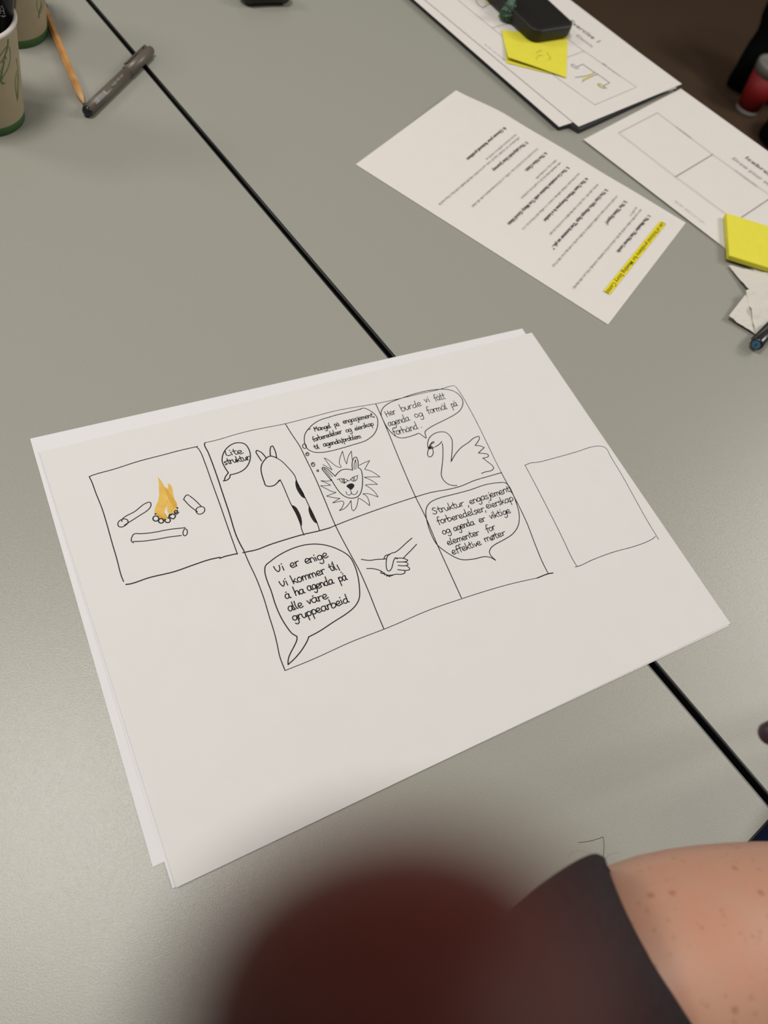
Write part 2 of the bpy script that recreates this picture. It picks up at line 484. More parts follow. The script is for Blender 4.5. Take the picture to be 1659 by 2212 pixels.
# campfire
part('flame_drawing', lambda bm: blobs(bm, C1, [
    [(788,462),(820,500),(850,550),(875,600),(880,680),(880,740),(860,790),(850,830),(880,880),(850,900),(790,850),(755,820),(760,770),(790,700),(800,640),(798,560),(795,500)],
    [(893,525),(925,555),(940,620),(955,690),(980,740),(975,780),(930,830),(905,835),(882,800),(880,745),(880,700),(884,640),(870,590),(888,565)]], -0.00002), M['flame'], label='flames coloured in orange marker')
part('flame_drawing', lambda bm: blobs(bm, C1, [
    [(855,560),(900,610),(950,680),(980,745),(960,775),(915,720),(885,660),(865,610)],
    [(765,825),(800,835),(840,850),(880,885),(850,898),(800,860)],
    [(845,812),(868,835),(890,875),(870,868)]], 0.0), M['flame2'], label='darker overlapping orange strokes')
def ring(cx, cy, rx, ry, a0=0, n=10, turns=1.0, rot=0.0):
    out = []
    for k in range(n + 1):
        a = a0 + 2 * math.pi * turns * k / n
        x, y = rx * math.cos(a), ry * math.sin(a)
        out.append((cx + x * math.cos(rot) - y * math.sin(rot), cy + x * math.sin(rot) + y * math.cos(rot)))
    return out
def stones(bm):
    strokes(bm, C1, [ring(768,876,29,26,0.3), ring(820,899,25,23,-0.8), ring(885,893,27,24,-1.6,turns=0.85), [(898,845),(912,835),(925,838)],
        [(895,860),(930,830),(965,848),(945,878),(920,872),(905,860)],[(955,825),(975,815),(985,795),(960,800),(957,825),(975,832),(995,812)],
        [(758,832),(770,828)]], W2)
    blobs(bm, C1, [[(756,828),(768,822),(776,832),(764,838)], [(970,766),(988,764),(992,774),(980,782)]])
part('stone_drawing', stones, label='ring of small stones under the fire')
part('log_drawing', lambda bm: strokes(bm, C1, [[(390,925),(410,895),(450,880),(485,890),(490,915),(470,940),(430,960),(400,955),(390,925)], [(432,905),(428,893),(560,805),(680,718),(710,715),(720,740),(700,780),(600,850),(455,942)]], W1))
part('log_drawing', lambda bm: strokes(bm, C1, [[(1045,690),(1060,655),(1085,640),(1097,648)], [(1045,685),(1100,745),(1170,800),(1182,808)], [(1107,652),(1160,695),(1220,755)], [(1210,758),(1175,775),(1168,805),(1190,830),(1225,828),(1255,795),(1245,765),(1210,758)]], W1))
part('log_drawing', lambda bm: strokes(bm, C1, [[(1060,967),(900,985),(740,1015),(620,1027),(552,1030),(530,1060),(525,1100),(545,1117)], [(545,1105),(650,1100),(780,1082),(900,1060),(1022,1045)], [(1055,980),(1040,1005),(1040,1035),(1055,1048),(1075,1035),(1082,1005),(1070,982),(1055,980)]], W1))

# giraffe
def giraffe(bm):
    strokes(bm, C2, [[(745,638),(700,570),(680,530),(690,512),(740,535),(800,600)], [(852,575),(850,500),(862,465),(880,460),(905,510),(920,560),(927,605)],
        [(970,865),(940,895),(900,930),(850,943),(800,935),(775,880),(750,800),(740,740),(750,680),(790,620),(830,588),(870,583),(930,605)]], W2)
    strokes(bm, C2, [[(930,605),(990,645),(1060,715),(1145,820),(1165,880),(1210,970),(1270,1085),(1310,1170),(1370,1290),(1410,1380),(1440,1475)],
        [(945,880),(970,865),(1010,950),(1060,1070),(1100,1160),(1160,1270),(1210,1390),(1230,1470),(1255,1525)]], W1)
    blobs(bm, C2, [[(1160,870),(1200,940),(1250,1030),(1275,1090),(1235,1075),(1190,1020),(1160,960),(1150,900)],
        [(1110,1172),(1150,1185),(1190,1240),(1220,1310),(1230,1370),(1228,1420),(1190,1350),(1150,1260)],
        [(1315,1175),(1350,1240),(1390,1320),(1415,1385),(1390,1380),(1340,1320),(1312,1250),(1308,1200)]])
part('giraffe_drawing', giraffe)
# lion
def lion(bm):
    strokes(bm, C3, [[(630,932),(665,890),(710,858),(770,848),(838,860)], [(905,830),(935,850),(952,900),(958,980),(950,1080),(925,1150),(890,1182),(830,1195),(770,1185),(705,1145),(650,1080),(600,1000),(580,965)],
        [(585,985),(540,930),(500,880),(475,845),(480,825),(520,835),(575,880),(630,932)], [(838,860),(832,800),(840,745),(860,710),(885,705),(900,740),(905,800),(905,830)]], W1)
    strokes(bm, C3, [[(490,840),(530,890),(575,950)], [(500,840),(550,885),(600,940)], [(858,850),(858,790),(875,730),(880,790),(878,850)],
        [(655,972),(690,963),(740,965),(775,980),(795,990)], [(680,968),(700,1000),(735,1015),(765,1000),(785,980)], [(712,968),(718,1003)], [(728,968),(735,1012)], [(740,970),(745,1020)],
        [(805,985),(835,950),(870,935),(905,922)], [(820,970),(840,992),(875,985),(895,960),(895,935)], [(843,950),(850,988)], [(858,945),(866,985)],
        [(815,1100),(825,1135)], [(760,1115),(770,1145),(795,1158),(820,1145),(828,1130)], [(825,1135),(845,1152),(870,1150),(890,1130),(900,1108)]], W3)
    blobs(bm, C3, [[(765,1052),(795,1025),(830,1018),(858,1035),(858,1055),(835,1085),(815,1100),(795,1080)]])
    strokes(bm, C3, [[(485,795),(540,825),(595,860),(560,800),(497,712),(560,745),(610,790),(660,820),(695,828),(700,815),(683,790),(685,730),(718,632),(735,700),(750,750),(768,788),(780,720),(795,680),(825,630),(830,700),(838,750)],
        [(918,803),(970,775),(1045,745),(1010,800),(982,852),(1040,865),(1100,895),(1168,942),(1080,940),(975,945),(1040,970),(1100,1005),(1137,1032),(1070,1030),(988,1038),(1050,1075),(1110,1130),(1145,1183),(1070,1155),(1010,1140),(958,1143),(1000,1165),(1030,1215),(1043,1287),(1000,1250),(950,1215),(905,1192),(900,1240),(880,1310),(850,1348),(832,1330),(825,1280),(820,1220),(790,1270),(740,1320),(678,1345),(705,1320),(725,1280),(733,1245),(715,1230),(660,1240),(597,1252),(640,1225),(690,1197),(620,1190),(525,1170),(580,1150),(645,1127),(590,1115),(530,1085),(453,1047),(520,1045),(578,1040),(530,1015),(455,985),(520,992),(582,985)]], W3)
part('lion_drawing', lion)
# swan
def swan(bm):
    strokes(bm, C4, [[(645,815),(642,760),(665,700),(720,655),(780,638),(840,642),(885,675),(912,720),(918,800),(912,890),(905,968)],
        [(905,970),(950,890),(1020,810),(1100,755),(1160,705),(1215,685),(1222,705),(1195,760),(1172,790),(1220,792),(1278,812),(1240,845),(1208,875),(1260,878),(1315,890),(1322,910),(1295,925),(1258,930),(1310,970),(1370,1020),(1380,1045),(1355,1070),(1290,1085),(1245,1102)],
        [(805,765),(812,820),(810,950),(800,1050),(795,1120),(815,1170),(860,1215),(910,1235),(970,1238)],
        [(800,745),(770,778),(725,805)], [(715,812),(690,825)], [(668,785),(690,755),(712,745),(712,757),(690,768),(670,785)], [(650,820),(668,785),(690,800),(700,820)],
        [(652,825),(642,870),(645,905),(665,918),(690,905),(705,870),(698,835),(675,800)]], W1)
    blobs(bm, C4, [[(647,825),(667,788),(690,820),(666,832)]])
part('swan_drawing', swan)
# shaking hands
part('handshake_drawing', lambda bm: strokes(bm, C6, [[(335,820),(430,832),(510,822),(620,815),(635,812)], [(605,812),(620,780),(650,765),(675,765)],
    [(660,765),(640,800),(632,860),(635,920),(650,955),(668,958),(695,930),(710,880),(725,825),(745,800)], [(660,765),(700,745),(738,735),(800,690),(870,625),(940,565)],
    [(995,640),(930,710),(880,760),(838,805)], [(740,800),(765,815)], [(745,805),(838,808),(890,828),(878,842),(840,850),(760,850)], [(840,850),(880,860),(893,880),(870,895),(775,893)],
    [(870,895),(900,915),(912,938),(890,950),(770,943)], [(840,950),(858,968),(850,985),(810,998),(750,997),(700,1008),(670,1010)],
    [(400,930),(460,930),(520,940),(580,965),(620,1000),(670,1012)], [(570,965),(568,985),(600,990),(612,980),(612,1005),(635,1000),(640,1022),(660,1010),(668,1028),(690,1015),(712,1010)]], W1))
# speech bubbles
part('speech_bubble', lambda bm: strokes(bm, C2, [[(350,780),(310,720),(278,650),(277,600),(300,530),(350,470),(420,430),(490,422),(550,440),(590,490),(612,560),(605,640),(570,710),(520,755),(440,790),(372,805)],
    [(372,805),(365,840),(330,870),(290,878)], [(350,780),(315,830),(300,878)]], 0.00085), label='small round bubble of the giraffe')
part('speech_bubble', lambda bm: strokes(bm, C3, [[(930,130),(975,120),(1040,145),(1095,185),(1130,230),(1140,290),(1130,360),(1095,430),(1040,480),(980,515),(850,555),(700,600),(560,635),(440,650),(360,640),(300,605),(270,550),(262,470),(275,420),(310,370),(370,310),(450,262),(550,230),(650,200),(780,170),(940,130)],
    [(262,545),(243,560),(248,590),(270,602),(285,590),(280,560),(262,545)], [(285,655),(282,680),(300,690),(318,670),(305,648),(288,655),(298,668)], [(350,775),(350,805),(372,818),(388,795),(372,768),(352,775),(368,790)], [(415,858),(415,875),(428,878),(430,860),(418,856)]], W1), label='thought bubble of the lion with small circles')
part('speech_bubble', lambda bm: strokes(bm, C4, [[(625,705),(590,685),(545,655),(500,670),(420,695),(350,705),(290,690),(240,650),(190,590),(150,520),(122,450),(125,400),(160,350),(230,305),(350,260),(500,210),(650,175),(780,160),(870,163),(950,190),(1000,230),(1035,290),(1030,350),(1000,400),(950,440),(820,510),(700,570),(620,625),(612,640),(625,705)]], W1), label='bubble of the swan')
part('speech_bubble', lambda bm: strokes(bm, C5, [[(690,1145),(640,1115),(580,1040),(520,940),(460,800),(420,670),(370,540),(352,460),(360,400),(410,355),(500,290),(640,220),(780,180),(900,172),(1020,190),(1140,235),(1240,300),(1290,380),(1330,500),(1350,650),(1345,750),(1300,830),(1220,900),(1080,990),(920,1095),(815,1150)],
    [(690,1145),(690,1180),(670,1230),(610,1350),(597,1400),(597,1442)], [(815,1150),(800,1190),(740,1290),(670,1375),(597,1442)]], 0.0008), label='large bubble with a tail at lower left')
part('speech_bubble', lambda bm: strokes(bm, C7, [[(930,928),(880,900),(820,890),(700,915),(580,922),(520,905),(400,835),(310,760),(250,650),(210,530),(195,440),(200,380),(240,320),(330,275),(480,235),(650,190),(830,130),(950,112),(1030,112),(1065,140),(1110,225),(1150,330),(1175,420),(1180,490),(1165,570),(1110,650),(1020,710),(920,765),(880,800),(865,840),(880,880),(930,928)]], W1), label='bubble in the lower right frame')

# handwriting: single-stroke letters (x-height 1, baseline 0)
G = {
'a': (.95, [[(.75,.85),(.45,1),(.1,.75),(.05,.3),(.3,0),(.6,.2),(.75,.85)], [(.75,.95),(.72,.3),(.85,0),(.95,.05)]]),
'b': (.82, [[(.05,1.9),(.08,.9),(.12,.05),(.45,0),(.75,.4),(.6,.9),(.3,.95),(.12,.6)]]),
'd': (.92, [[(.7,.8),(.4,.95),(.08,.6),(.1,.15),(.4,0),(.68,.35)], [(.72,1.9),(.7,.9),(.74,.1),(.88,0)]]),
'e': (.8, [[(.08,.42),(.55,.5),(.64,.82),(.38,1),(.1,.7),(.08,.3),(.3,0),(.78,.15)]]),
'f': (.66, [[(.72,1.75),(.5,1.9),(.32,1.6),(.3,.8),(.3,-.15)], [(.05,.92),(.65,1.0)]]),
'g': (.86, [[(.7,.85),(.4,1),(.08,.65),(.15,.15),(.4,.05),(.68,.4),(.72,.95),(.76,.2),(.7,-.6),(.4,-.85),(.12,-.55)]]),
'h': (.8, [[(.05,1.9),(.1,0)], [(.1,.6),(.35,.95),(.6,.85),(.65,.4),(.7,0)]]),
'i': (.34, [[(.13,.95),(.17,.05)], [(.1,1.38),(.15,1.5)]]),
'j': (.42, [[(.25,.95),(.27,-.3),(.1,-.75),(-.12,-.6)], [(.22,1.38),(.27,1.5)]]),
'k': (.74, [[(.05,1.8),(.1,0)], [(.6,.95),(.12,.4),(.35,.38),(.74,0)]]),
'l': (.36, [[(.08,1.8),(.12,.1),(.24,0)]]),
'm': (1.12, [[(.06,.95),(.1,0)], [(.1,.6),(.3,.95),(.48,.8),(.52,0)], [(.52,.6),(.72,.95),(.92,.8),(.97,0)]]),
'n': (.76, [[(.06,.95),(.1,0)], [(.1,.6),(.35,.95),(.58,.8),(.65,.05)]]),
'o': (.78, [[(.4,1),(.1,.75),(.08,.25),(.35,0),(.65,.25),(.62,.8),(.4,1)]]),
'p': (.78, [[(.08,.95),(.12,-.85)], [(.1,.7),(.4,1),(.7,.7),(.55,.1),(.12,.15)]]),
'r': (.58, [[(.06,.95),(.1,0)], [(.1,.55),(.3,.9),(.6,.88)]]),
's': (.66, [[(.6,.9),(.3,1),(.1,.75),(.35,.5),(.58,.25),(.35,0),(.05,.1)]]),
't': (.62, [[(.26,1.6),(.27,.2),(.4,0),(.58,.1)], [(.0,1),(.6,1.05)]]),
'u': (.8, [[(.06,.95),(.08,.3),(.3,0),(.58,.3),(.62,.95),(.68,.05)]]),
'v': (.62, [[(.05,.95),(.28,.02),(.56,.98)]]),
'M': (1.15, [[(.1,0),(.12,1.6),(.5,.6),(.88,1.6),(1.0,0)]]),
'H': (1.0, [[(.08,1.6),(.14,-.1)], [(.74,1.5),(.78,0)], [(.1,.75),(.78,.8)]]),
'L': (.7, [[(.1,1.35),(.12,.05),(.65,.1)]]),
'S': (1.0, [[(.85,1.5),(.5,1.7),(.2,1.35),(.45,.95),(.8,.55),(.55,.05),(.1,.1),(.02,.35)]]),
'V': (.95, [[(.02,1.3),(.1,.5),(.35,0),(.65,.4),(.78,1.3)]]),
'/': (.5, [[(.5,1.7),(.05,-.4)]]), ',': (.3, [[(.15,.15),(.08,-.35)]]), '.': (.3, [[(.12,.05),(.18,.12)]]),
'-': (.9, [[(.1,.5),(.75,.55)]]), '!': (.4, [[(.15,1.8),(.18,.55)], [(.2,.02),(.24,.1)]]),
}
G['å'] = (.95, G['a'][1] + [[(.36,1.38),(.5,1.42)]])
G['ø'] = (.78, G['o'][1] + [[(.72,1.15),(.02,-.15)]])
def write(bm, crop, word, p0, p1, xh, up, w):
    """p0, p1: baseline ends in the crop frame; xh: x-height there; up: unit up direction there"""
    total = sum(G[c][0] for c in word) - 0.08
    dx, dy = (p1[0] - p0[0]) / total, (p1[1] - p0[1]) / total
    x = 0.0
    for c in word:
        adv, st = G[c]
        jy = rnd.uniform(-.06, .06); js = rnd.uniform(.93, 1.07); sl = rnd.uniform(-.05, .05)
        for s in st:
            pts = []
            for gx, gy in s:
                X = x + gx + sl * gy + rnd.uniform(-.015, .015)
                Y = (gy * js + jy) * xh
                pts.append(crop(p0[0] + dx * X + up[0] * Y, p0[1] + dy * X + up[1] * Y))
            ribbon(bm, pts, w, sub=4)
        x += adv
U = (-.40, -.92)
def lettering(crop, words, xh, w, label):
    def fn(bm):
        for t in words:
            write(bm, crop, t[0], t[1], t[2], t[3] if len(t) > 3 else xh, U, w)
    return part('lettering', fn, label=label)
lettering(C2, [('Lite', (325,577), (528,552)), ('struktur', (308,686), (608,624))], 44, 0.00075, 'handwriting in the giraffe bubble')
lettering(C3, [('-', (300,395), (350,383)), ('Mangel', (388,398), (582,352)), ('på', (628,345), (682,328)), ('engasjement,', (730,306), (1098,222)),
    ('forberedelser', (368,520), (712,418)), ('og', (765,412), (830,396)), ('eierskap', (870,388), (1092,325)),
    ('til', (388,612), (445,600)), ('agenda/problem', (495,580), (942,475))], 33, 0.00068, 'handwriting in the thought bubble')
lettering(C4, [('Her', (185,472), (285,432)), ('burde', (352,412), (572,342)), ('vi', (617,312), (668,298)), ('fått', (725,292), (842,268)),
    ('agenda', (207,577), (442,508)), ('og', (505,482), (592,458)), ('formål', (645,437), (865,380)), ('på', (915,362), (976,342)),
    ('forhånd', (265,680), (538,600)), ('.', (565,594), (580,590))], 43, 0.00062, 'handwriting in the swan bubble')
lettering(C5, [('Vi', (470,470), (562,450)), ('er', (630,427), (718,398)), ('enige', (782,382), (1020,312)),
    ('Vi', (525,622), (600,606)), ('kommer', (650,592), (992,482)), ('til', (1045,462), (1112,440)), ('!', (1140,478), (1165,470)),
    ('å', (572,747), (624,735)), ('ha', (675,715), (775,688)), ('agenda', (810,668), (1080,588)), ('på', (1140,572), (1220,545)),
    ('alle', (605,882), (755,832)), ('våre', (808,812), (1020,745)), ('gruppearbeid', (655,985), (1240,785))], 50, 0.0008, 'handwriting in the large bubble')
lettering(C7, [('Struktur', (275,447), (598,352)), (',', (638,362), (652,356)), ('engasjement,', (663,337), (1098,200)),
    ('forberedelser,', (322,552), (830,410)), ('eierskap', (840,387), (1118,300)), ('og', (375,657), (458,632)), ('agenda', (495,622), (708,550)),
    ('er', (763,537), (825,512)), ('viktige', (878,497), (1090,425)), ('elementer', (430,772), (760,658)), ('for', (838,638), (932,602)),
    ('effektive', (478,868), (782,765)), ('møter', (823,738), (1034,660))], 41, 0.00068, 'handwriting in the lower right bubble')

# pen mark left on the table itself
bm = bmesh.new()
strokes(bm, Crop(1220, 1780, 8.295, 0.00006), [[(245,330),(330,325),(530,285),(685,232)], [(685,232),(703,330),(700,480),(690,610),(685,700)]], 0.0003)
tag(obj('pen_mark', bm, M['ink']), 'thin angular black pen line drawn on the grey table beside the sleeve', 'pen mark')

# ------------------------------------------------------------------ A4 handout with the printed list
def doc_pt(u, v):
    """u: along the long side from the title end (0) to the far end (1); v: from upper edge (0) to lower edge (1)"""
    D_, B_, Cc = (1481, 482), (768, 356), (1313, 702)
    a = at(*D_, 0.0); c = at(*Cc, 0.0); b = at(*B_, 0.0)
    far = a + (b - c)
    p = (a * (1 - u) + far * u) * (1 - v) + (c * (1 - u) + b * u) * v
    e = max(0.0, (u - 0.78) / 0.22) * max(0.0, 1 - v / 0.75)
    tgt = at(985, 196, 0.009) - far
    e2 = e * e * (3 - 2 * e)
    p = p + Vector((tgt.x, tgt.y, 0)) * e2
    wv = 0.0012 * math.sin(u * 9 + v * 3) ** 2 * min(1, u * 3) * (1 - v)
    return Vector((p.x, p.y, T + 0.0005 + 0.009 * e2 + wv * 0.5))
doc = sheet('handout', doc_pt, 36, 20, M['paper_warm'])
tag(doc, 'printed list on white paper with a yellow highlighted title and a curled corner', 'paper')

def text_mesh(body, p0, p1, xh, upv, m, parent, name='printed_text', bold=0.0, h=None, label=None):
    """body set between world points p0 and p1 (baseline), capital height xh along the vector upv"""
    cu = bpy.data.curves.new('t', 'FONT')
    cu.body = body
    cu.size = 1.0
    cu.resolution_u = 2
    cu.offset = bold
    to = bpy.data.objects.new('t', cu)
    COL.objects.link(to)
    dg = bpy.context.evaluated_depsgraph_get()
    me = bpy.data.meshes.new_from_object(to.evaluated_get(dg))
    xs = [v.co.x for v in me.vertices]
    x0, x1 = min(xs), max(xs)
    for v in me.vertices:
        t = (v.co.x - x0) / (x1 - x0)
        p = p0.lerp(p1, t) + upv * (v.co.y / 0.69 * xh)
        v.co = p
    bpy.data.objects.remove(to); bpy.data.curves.remove(cu)
    me.materials.clear(); me.materials.append(m)
    o = bpy.data.objects.new(name, me)
    COL.objects.link(o)
    o.parent = parent
    o.matrix_parent_inverse = parent.matrix_world.inverted()
    if label: o['label'] = label
    return o
DH = 0.0015
lng = (at(1481, 482) - at(768 + 1481 - 1313, 356 + 482 - 702)); lng = (at(1313, 702) - at(768, 356)).normalized()   # towards the title end = up for the text
acr = (at(1313, 702) - at(1481, 482)).normalized()
def dline(a, b, off=0.0):
    return at(a[0], a[1], DH) + lng * off, at(b[0], b[1], DH) + lng * off
bm = bmesh.new()
q = [at(x, y, DH - 0.0001) for x, y in ((1426.4,476.8), (1439,483.5), (1317.5,635.5), (1304,628))]
bm.faces.new([bm.verts.new(p) for p in q]); fix(bm)
hl = obj('highlight', bm, M['hilite'], doc); hl['label'] = 'yellow highlighter band'
p0, p1 = dline((1431.5,480.0), (1309.5,631.0), -0.0008)
text_mesh('List of fictional problems for Meeting Story Comic', p0, p1, 0.0044, lng, M['olive_ink'], doc, bold=0.015, label='title of the printed list')
heads = [('1. The Meeting That Never Lands', (1402.8,465), (1335,543.5)),
    ('2. The "Silent Expert"', (1352,433.8), (1309,482.7)),
    ('3. The User Who Always Says "Det kommer an på..."', (1310.8,408.4), (1193,536)),
    ('4. The Team Where Everyone Is a Leader', (1268.5,384.2), (1175.8,477)),
    ('5. The Co-creation Session with Too Many Good Ideas', (1227.6,360.7), (1099,483.7)),
    ('6. The Value Chain', (1180,329.5), (1136.7,367.7)),
    ('7. The Labyrinth User Journey', (1138.3,305.8), (1065.4,367.7)),
    ('8. Choose your fictional problem', (1091.3,275.3), (1009.8,343.4))]
for t, a, b in heads:
    p0, p1 = dline(a, b, -0.0014)
    text_mesh(t, p0, p1, 0.0035, lng, M['print_dark'], doc, bold=0.03)
def smallprint(bm, p0, p1, up, xh, seed, gap=0.0):
    """tiny illegible print: short uneven letter strokes with word gaps"""
    r = random.Random(seed)
    d = (p1 - p0); L = d.length; d = d.normalized()
    x = 0.0
    while x < L:
        wl = r.randint(2, 9)
        for k in range(wl):
            if x >= L: break
            ww = r.uniform(0.0007, 0.0012)
            hh = xh * (r.choice([1, 1, 1, 1.45]))
            lo = -xh * 0.3 if r.random() < 0.1 else 0
            a = p0 + d * x + up * lo
            pts = r.choice([[(0, 0), (0, 1), (.7, 1), (.7, 0)], [(.7, 1), (0, .9), (0, .1), (.7, 0)], [(0, 0), (0, 1)], [(0, 1), (.1, 0), (.7, 0), (.7, 1)], [(0, .5), (.7, .5), (.7, 1), (0, 1), (0, 0), (.7, 0)]])
            ribbon(bm, [a + d * (px * ww) + up * (py * hh) for px, py in pts], 0.00028, smooth=False)
            x += ww * 1.15
        x += r.uniform(0.0008, 0.0013)
greys = [((1385,452.3), (1239,622)), ((1375,447.3), (1363,465)), ((1333.6,422.8), (1195.2,573.8)), ((1292,397.7), (1188.4,505.5)), ((1251.6,374.1), (1130.3,493.7)),
    ((1211.2,350.5), (1127.3,426.5)), ((1201.8,345), (1159.5,384.2)), ((1161.8,320), (1019.2,446)), ((1121.8,296.4), (949.5,440.7)), ((1114.8,290), (1051.3,343.5))]
for i, (a, b) in enumerate(greys):
    bm = bmesh.new(); p0, p1 = dline(a, b, -0.0008)
    smallprint(bm, p0, p1, lng, 0.0015, 30 + i)
    obj('printed_text', bm, M['print_grey'], doc)

# ------------------------------------------------------------------ right-hand worksheet with frames (two sheets)
def a4_from(pxa, pxb, hf, length=0.297, left_dir=None):
    """short side from pxa to pxb, long side extends to the lower right of it"""
    a, b = at(*pxa, 0), at(*pxb, 0)
    sd = (b - a); sd.z = 0
    w = sd.length
    n = Vector((sd.y, -sd.x, 0)).normalized()
    def f(u, v):
        p = a + sd * v + n * length * u
        return Vector((p.x, p.y, T + hf(u, v)))
    return f, a, b, n
def edge_quad(pa_, pb_, pc_, hf, length):
    a, b, c = at(*pa_, 0), at(*pb_, 0), at(*pc_, 0)
    d = (c - a).normalized() * length
    def f(u, v):
        p = a + d * u + (b - a) * v
        return Vector((p.x, p.y, T + hf(u, v)))
    return f
ws2 = sheet('worksheet', edge_quad((1262, 302), (1462, 203), (1568, 541.5), lambda u, v: 0.0005 + 0.0006 * v, 0.297), 12, 10, M['paper_warm'])
tag(ws2, 'printed worksheet below the one with the Icebreaker heading, only its corner showing', 'paper')
ws = sheet('worksheet', edge_quad((1259, 304.5), (1468, 196), (1568, 541.5), lambda u, v: 0.0013 + 0.0012 * v * (1 - u) + 0.0004, 0.297), 16, 12, M['paper_warm'])
tag(ws, 'printed Icebreaker worksheet with empty frames, under the thick sticky pad', 'paper')
WH = 0.0031
WX = Crop(0, 0, 1.0, WH)
def frames(bm, crop, lines, w):
    for ln in lines:
        for a, b in zip(ln, ln[1:]): ribbon(bm, [crop(*a), crop(*b)], w, smooth=False)
bm = bmesh.new()
frames(bm, WX, [[(1337,286), (1420.5,243), (1540,333), (1662,419.5)], [(1337,286), (1460,381), (1567,460)]], 0.0006)
o = obj('frame_line', bm, M['print_pale'], ws)
bm = bmesh.new()
frames(bm, WX, [[(1460,381), (1540,333)]], 0.0008)
o = obj('frame_line', bm, M['print_grey'], ws)
bm = bmesh.new()
frames(bm, WX, [[(1602,469), (1662,429)]], 0.0008)
o = obj('frame_line', bm, M['print_grey'], ws)
wr = (at(1659, 334) - at(1468, 196)).normalized(); wu = Vector((-wr.y, wr.x, 0)); 
if wu.dot(at(1468, 196) - at(1259, 304)) < 0: wu = -wu
def wtext(body, a, length, cap, m, bold=0.0, h=WH, parent=ws, rd=None, ud=None):
    p0 = at(a[0], a[1], h); p1 = p0 + (rd or wr) * length
    return text_mesh(body, p0, p1, cap, ud or wu, m, parent, bold=bold)
wtext('Icebreaker', (1610,341), 0.056, 0.0066, M['print_dark'], 0.008)
wtext('Draw your strengths', (1582,342), 0.082, 0.0056, M['print_pale'], 0.008)
wtext('A problem', (1460,274), 0.024, 0.0026, M['print_pale'], 0.01)
wtext('A complication', (1588,368), 0.032, 0.0026, M['print_pale'], 0.01)
bm = bmesh.new(); smallprint(bm, at(1458,433,WH), at(1523,483,WH), wu, 0.0011, 77); obj('printed_text', bm, M['print_pale'], ws)

# ------------------------------------------------------------------ stack of worksheets at the far right, on an added dark slab that stands in for their shade
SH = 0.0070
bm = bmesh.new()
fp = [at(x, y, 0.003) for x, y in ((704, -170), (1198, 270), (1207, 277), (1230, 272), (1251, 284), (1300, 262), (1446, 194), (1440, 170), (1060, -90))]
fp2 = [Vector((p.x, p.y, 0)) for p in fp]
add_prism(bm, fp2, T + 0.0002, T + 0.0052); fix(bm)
tag(obj('shade_slab', bm, M['shade_slab']), 'thin dark slab standing in for the shade under the Exercise 1 sheets', 'shade_slab')
def stackmap(pa_, pb_, pc_, base, length, curl=0.0):
    a, b, c = at(*pa_, base), at(*pb_, base), at(*pc_, base)
    d = (c - a).normalized() * length
    def f(u, v):
        p = a + d * u + (b - a) * v
        return Vector((p.x, p.y, T + base + curl * (v ** 3) * max(0, 1 - 4 * u)))
    return f
s_low = sheet('worksheet', stackmap((1208, 274), (1462, 190), (895, 0), SH - 0.0008, 0.297), 12, 10, M['paper_warm'])
tag(s_low, 'lower sheet of the Exercise 1 pile, its left edge and corner sticking out', 'paper')
s_top = sheet('worksheet', stackmap((1250, 273.5), (1472, 183), (988, 57), SH, 0.297, 0.001), 12, 10, M['paper_warm'])
tag(s_top, 'top sheet of the Exercise 1 pile, printed frames and a pencil sketch', 'paper')
XH = SH + 0.0004
SX = Crop(0, 0, 1.0, XH)
bm = bmesh.new()
frames(bm, SX, [[(1375,188), (1285,226), (1208,171), (1082,75), (1063,60), (990,0)], [(1375,188), (1262,110), (1180,50)], [(1262,110), (1165,145)], [(1063,60), (1093,51)]], 0.0006)
obj('frame_line', bm, M['print_pale'], s_top)
bm = bmesh.new()
L7 = Crop(1200, 100, 8.295, XH + 0.00003)
strokes(bm, L7, [[(415,385),(370,395),(320,370),(288,350),(300,322),(330,330),(375,365),(430,345),(490,318)], [(490,318),(600,395),(700,465),(760,500),(860,570),(970,652)], [(970,652),(910,680),(850,703),(800,670),(770,668),(765,690),(830,740),(915,748)], [(850,703),(880,730),(915,748)],
    [(705,468),(650,495),(560,525),(450,545),(355,552)], [(750,502),(690,520),(600,560),(520,600),(475,632)]], 0.0008)
o = obj('pencil_drawing', bm, M['pencil_line'], s_top)
bm = bmesh.new()
blobs(bm, Crop(1200, 100, 8.295, XH + 0.00001), [[(660,500),(690,515),(600,560),(500,605),(485,590),(560,540)], [(775,670),(830,705),(860,735),(840,742),(790,710)]])
o = obj('marker_drawing', bm, M['yellow_mark'], s_top); o['label'] = 'yellow marker shading'
bm = bmesh.new()
strokes(bm, Crop(1020, 0, 5.18, XH + 0.00003), [[(45,-40),(50,20),(80,60),(125,85)], [(125,85),(170,55),(215,40)]], 0.0008)
obj('pencil_drawing', bm, M['pencil_line'], s_top)
bm = bmesh.new(); blobs(bm, Crop(1020, 0, 5.18, XH + 0.00001), [[(135,30),(170,12),(220,10),(225,24),(180,34),(140,38)]])
obj('marker_drawing', bm, M['yellow_mark'], s_top)
sr = (at(1472, 183, SH) - at(1284, 47, SH)).normalized(); su = Vector((-sr.y, sr.x, 0))
if su.dot(at(1472, 183) - at(1250, 273)) < 0: su = -su
wtext('Exercise 1', (1228,46), 0.050, 0.0085, M['print_dark'], 0.0, XH, s_top, sr, su)
wtext('Comic', (1243,76), 0.028, 0.0055, M['print_pale'], 0.01, XH, s_top, sr, su)
wtext('My project', (1301,137), 0.029, 0.0026, M['print_pale'], 0.02, XH, s_top, sr, su)
bm = bmesh.new(); smallprint(bm, at(1046,95,XH), at(1090,130,XH), su, 0.0011, 78); obj('printed_text', bm, M['print_pale'], s_top)

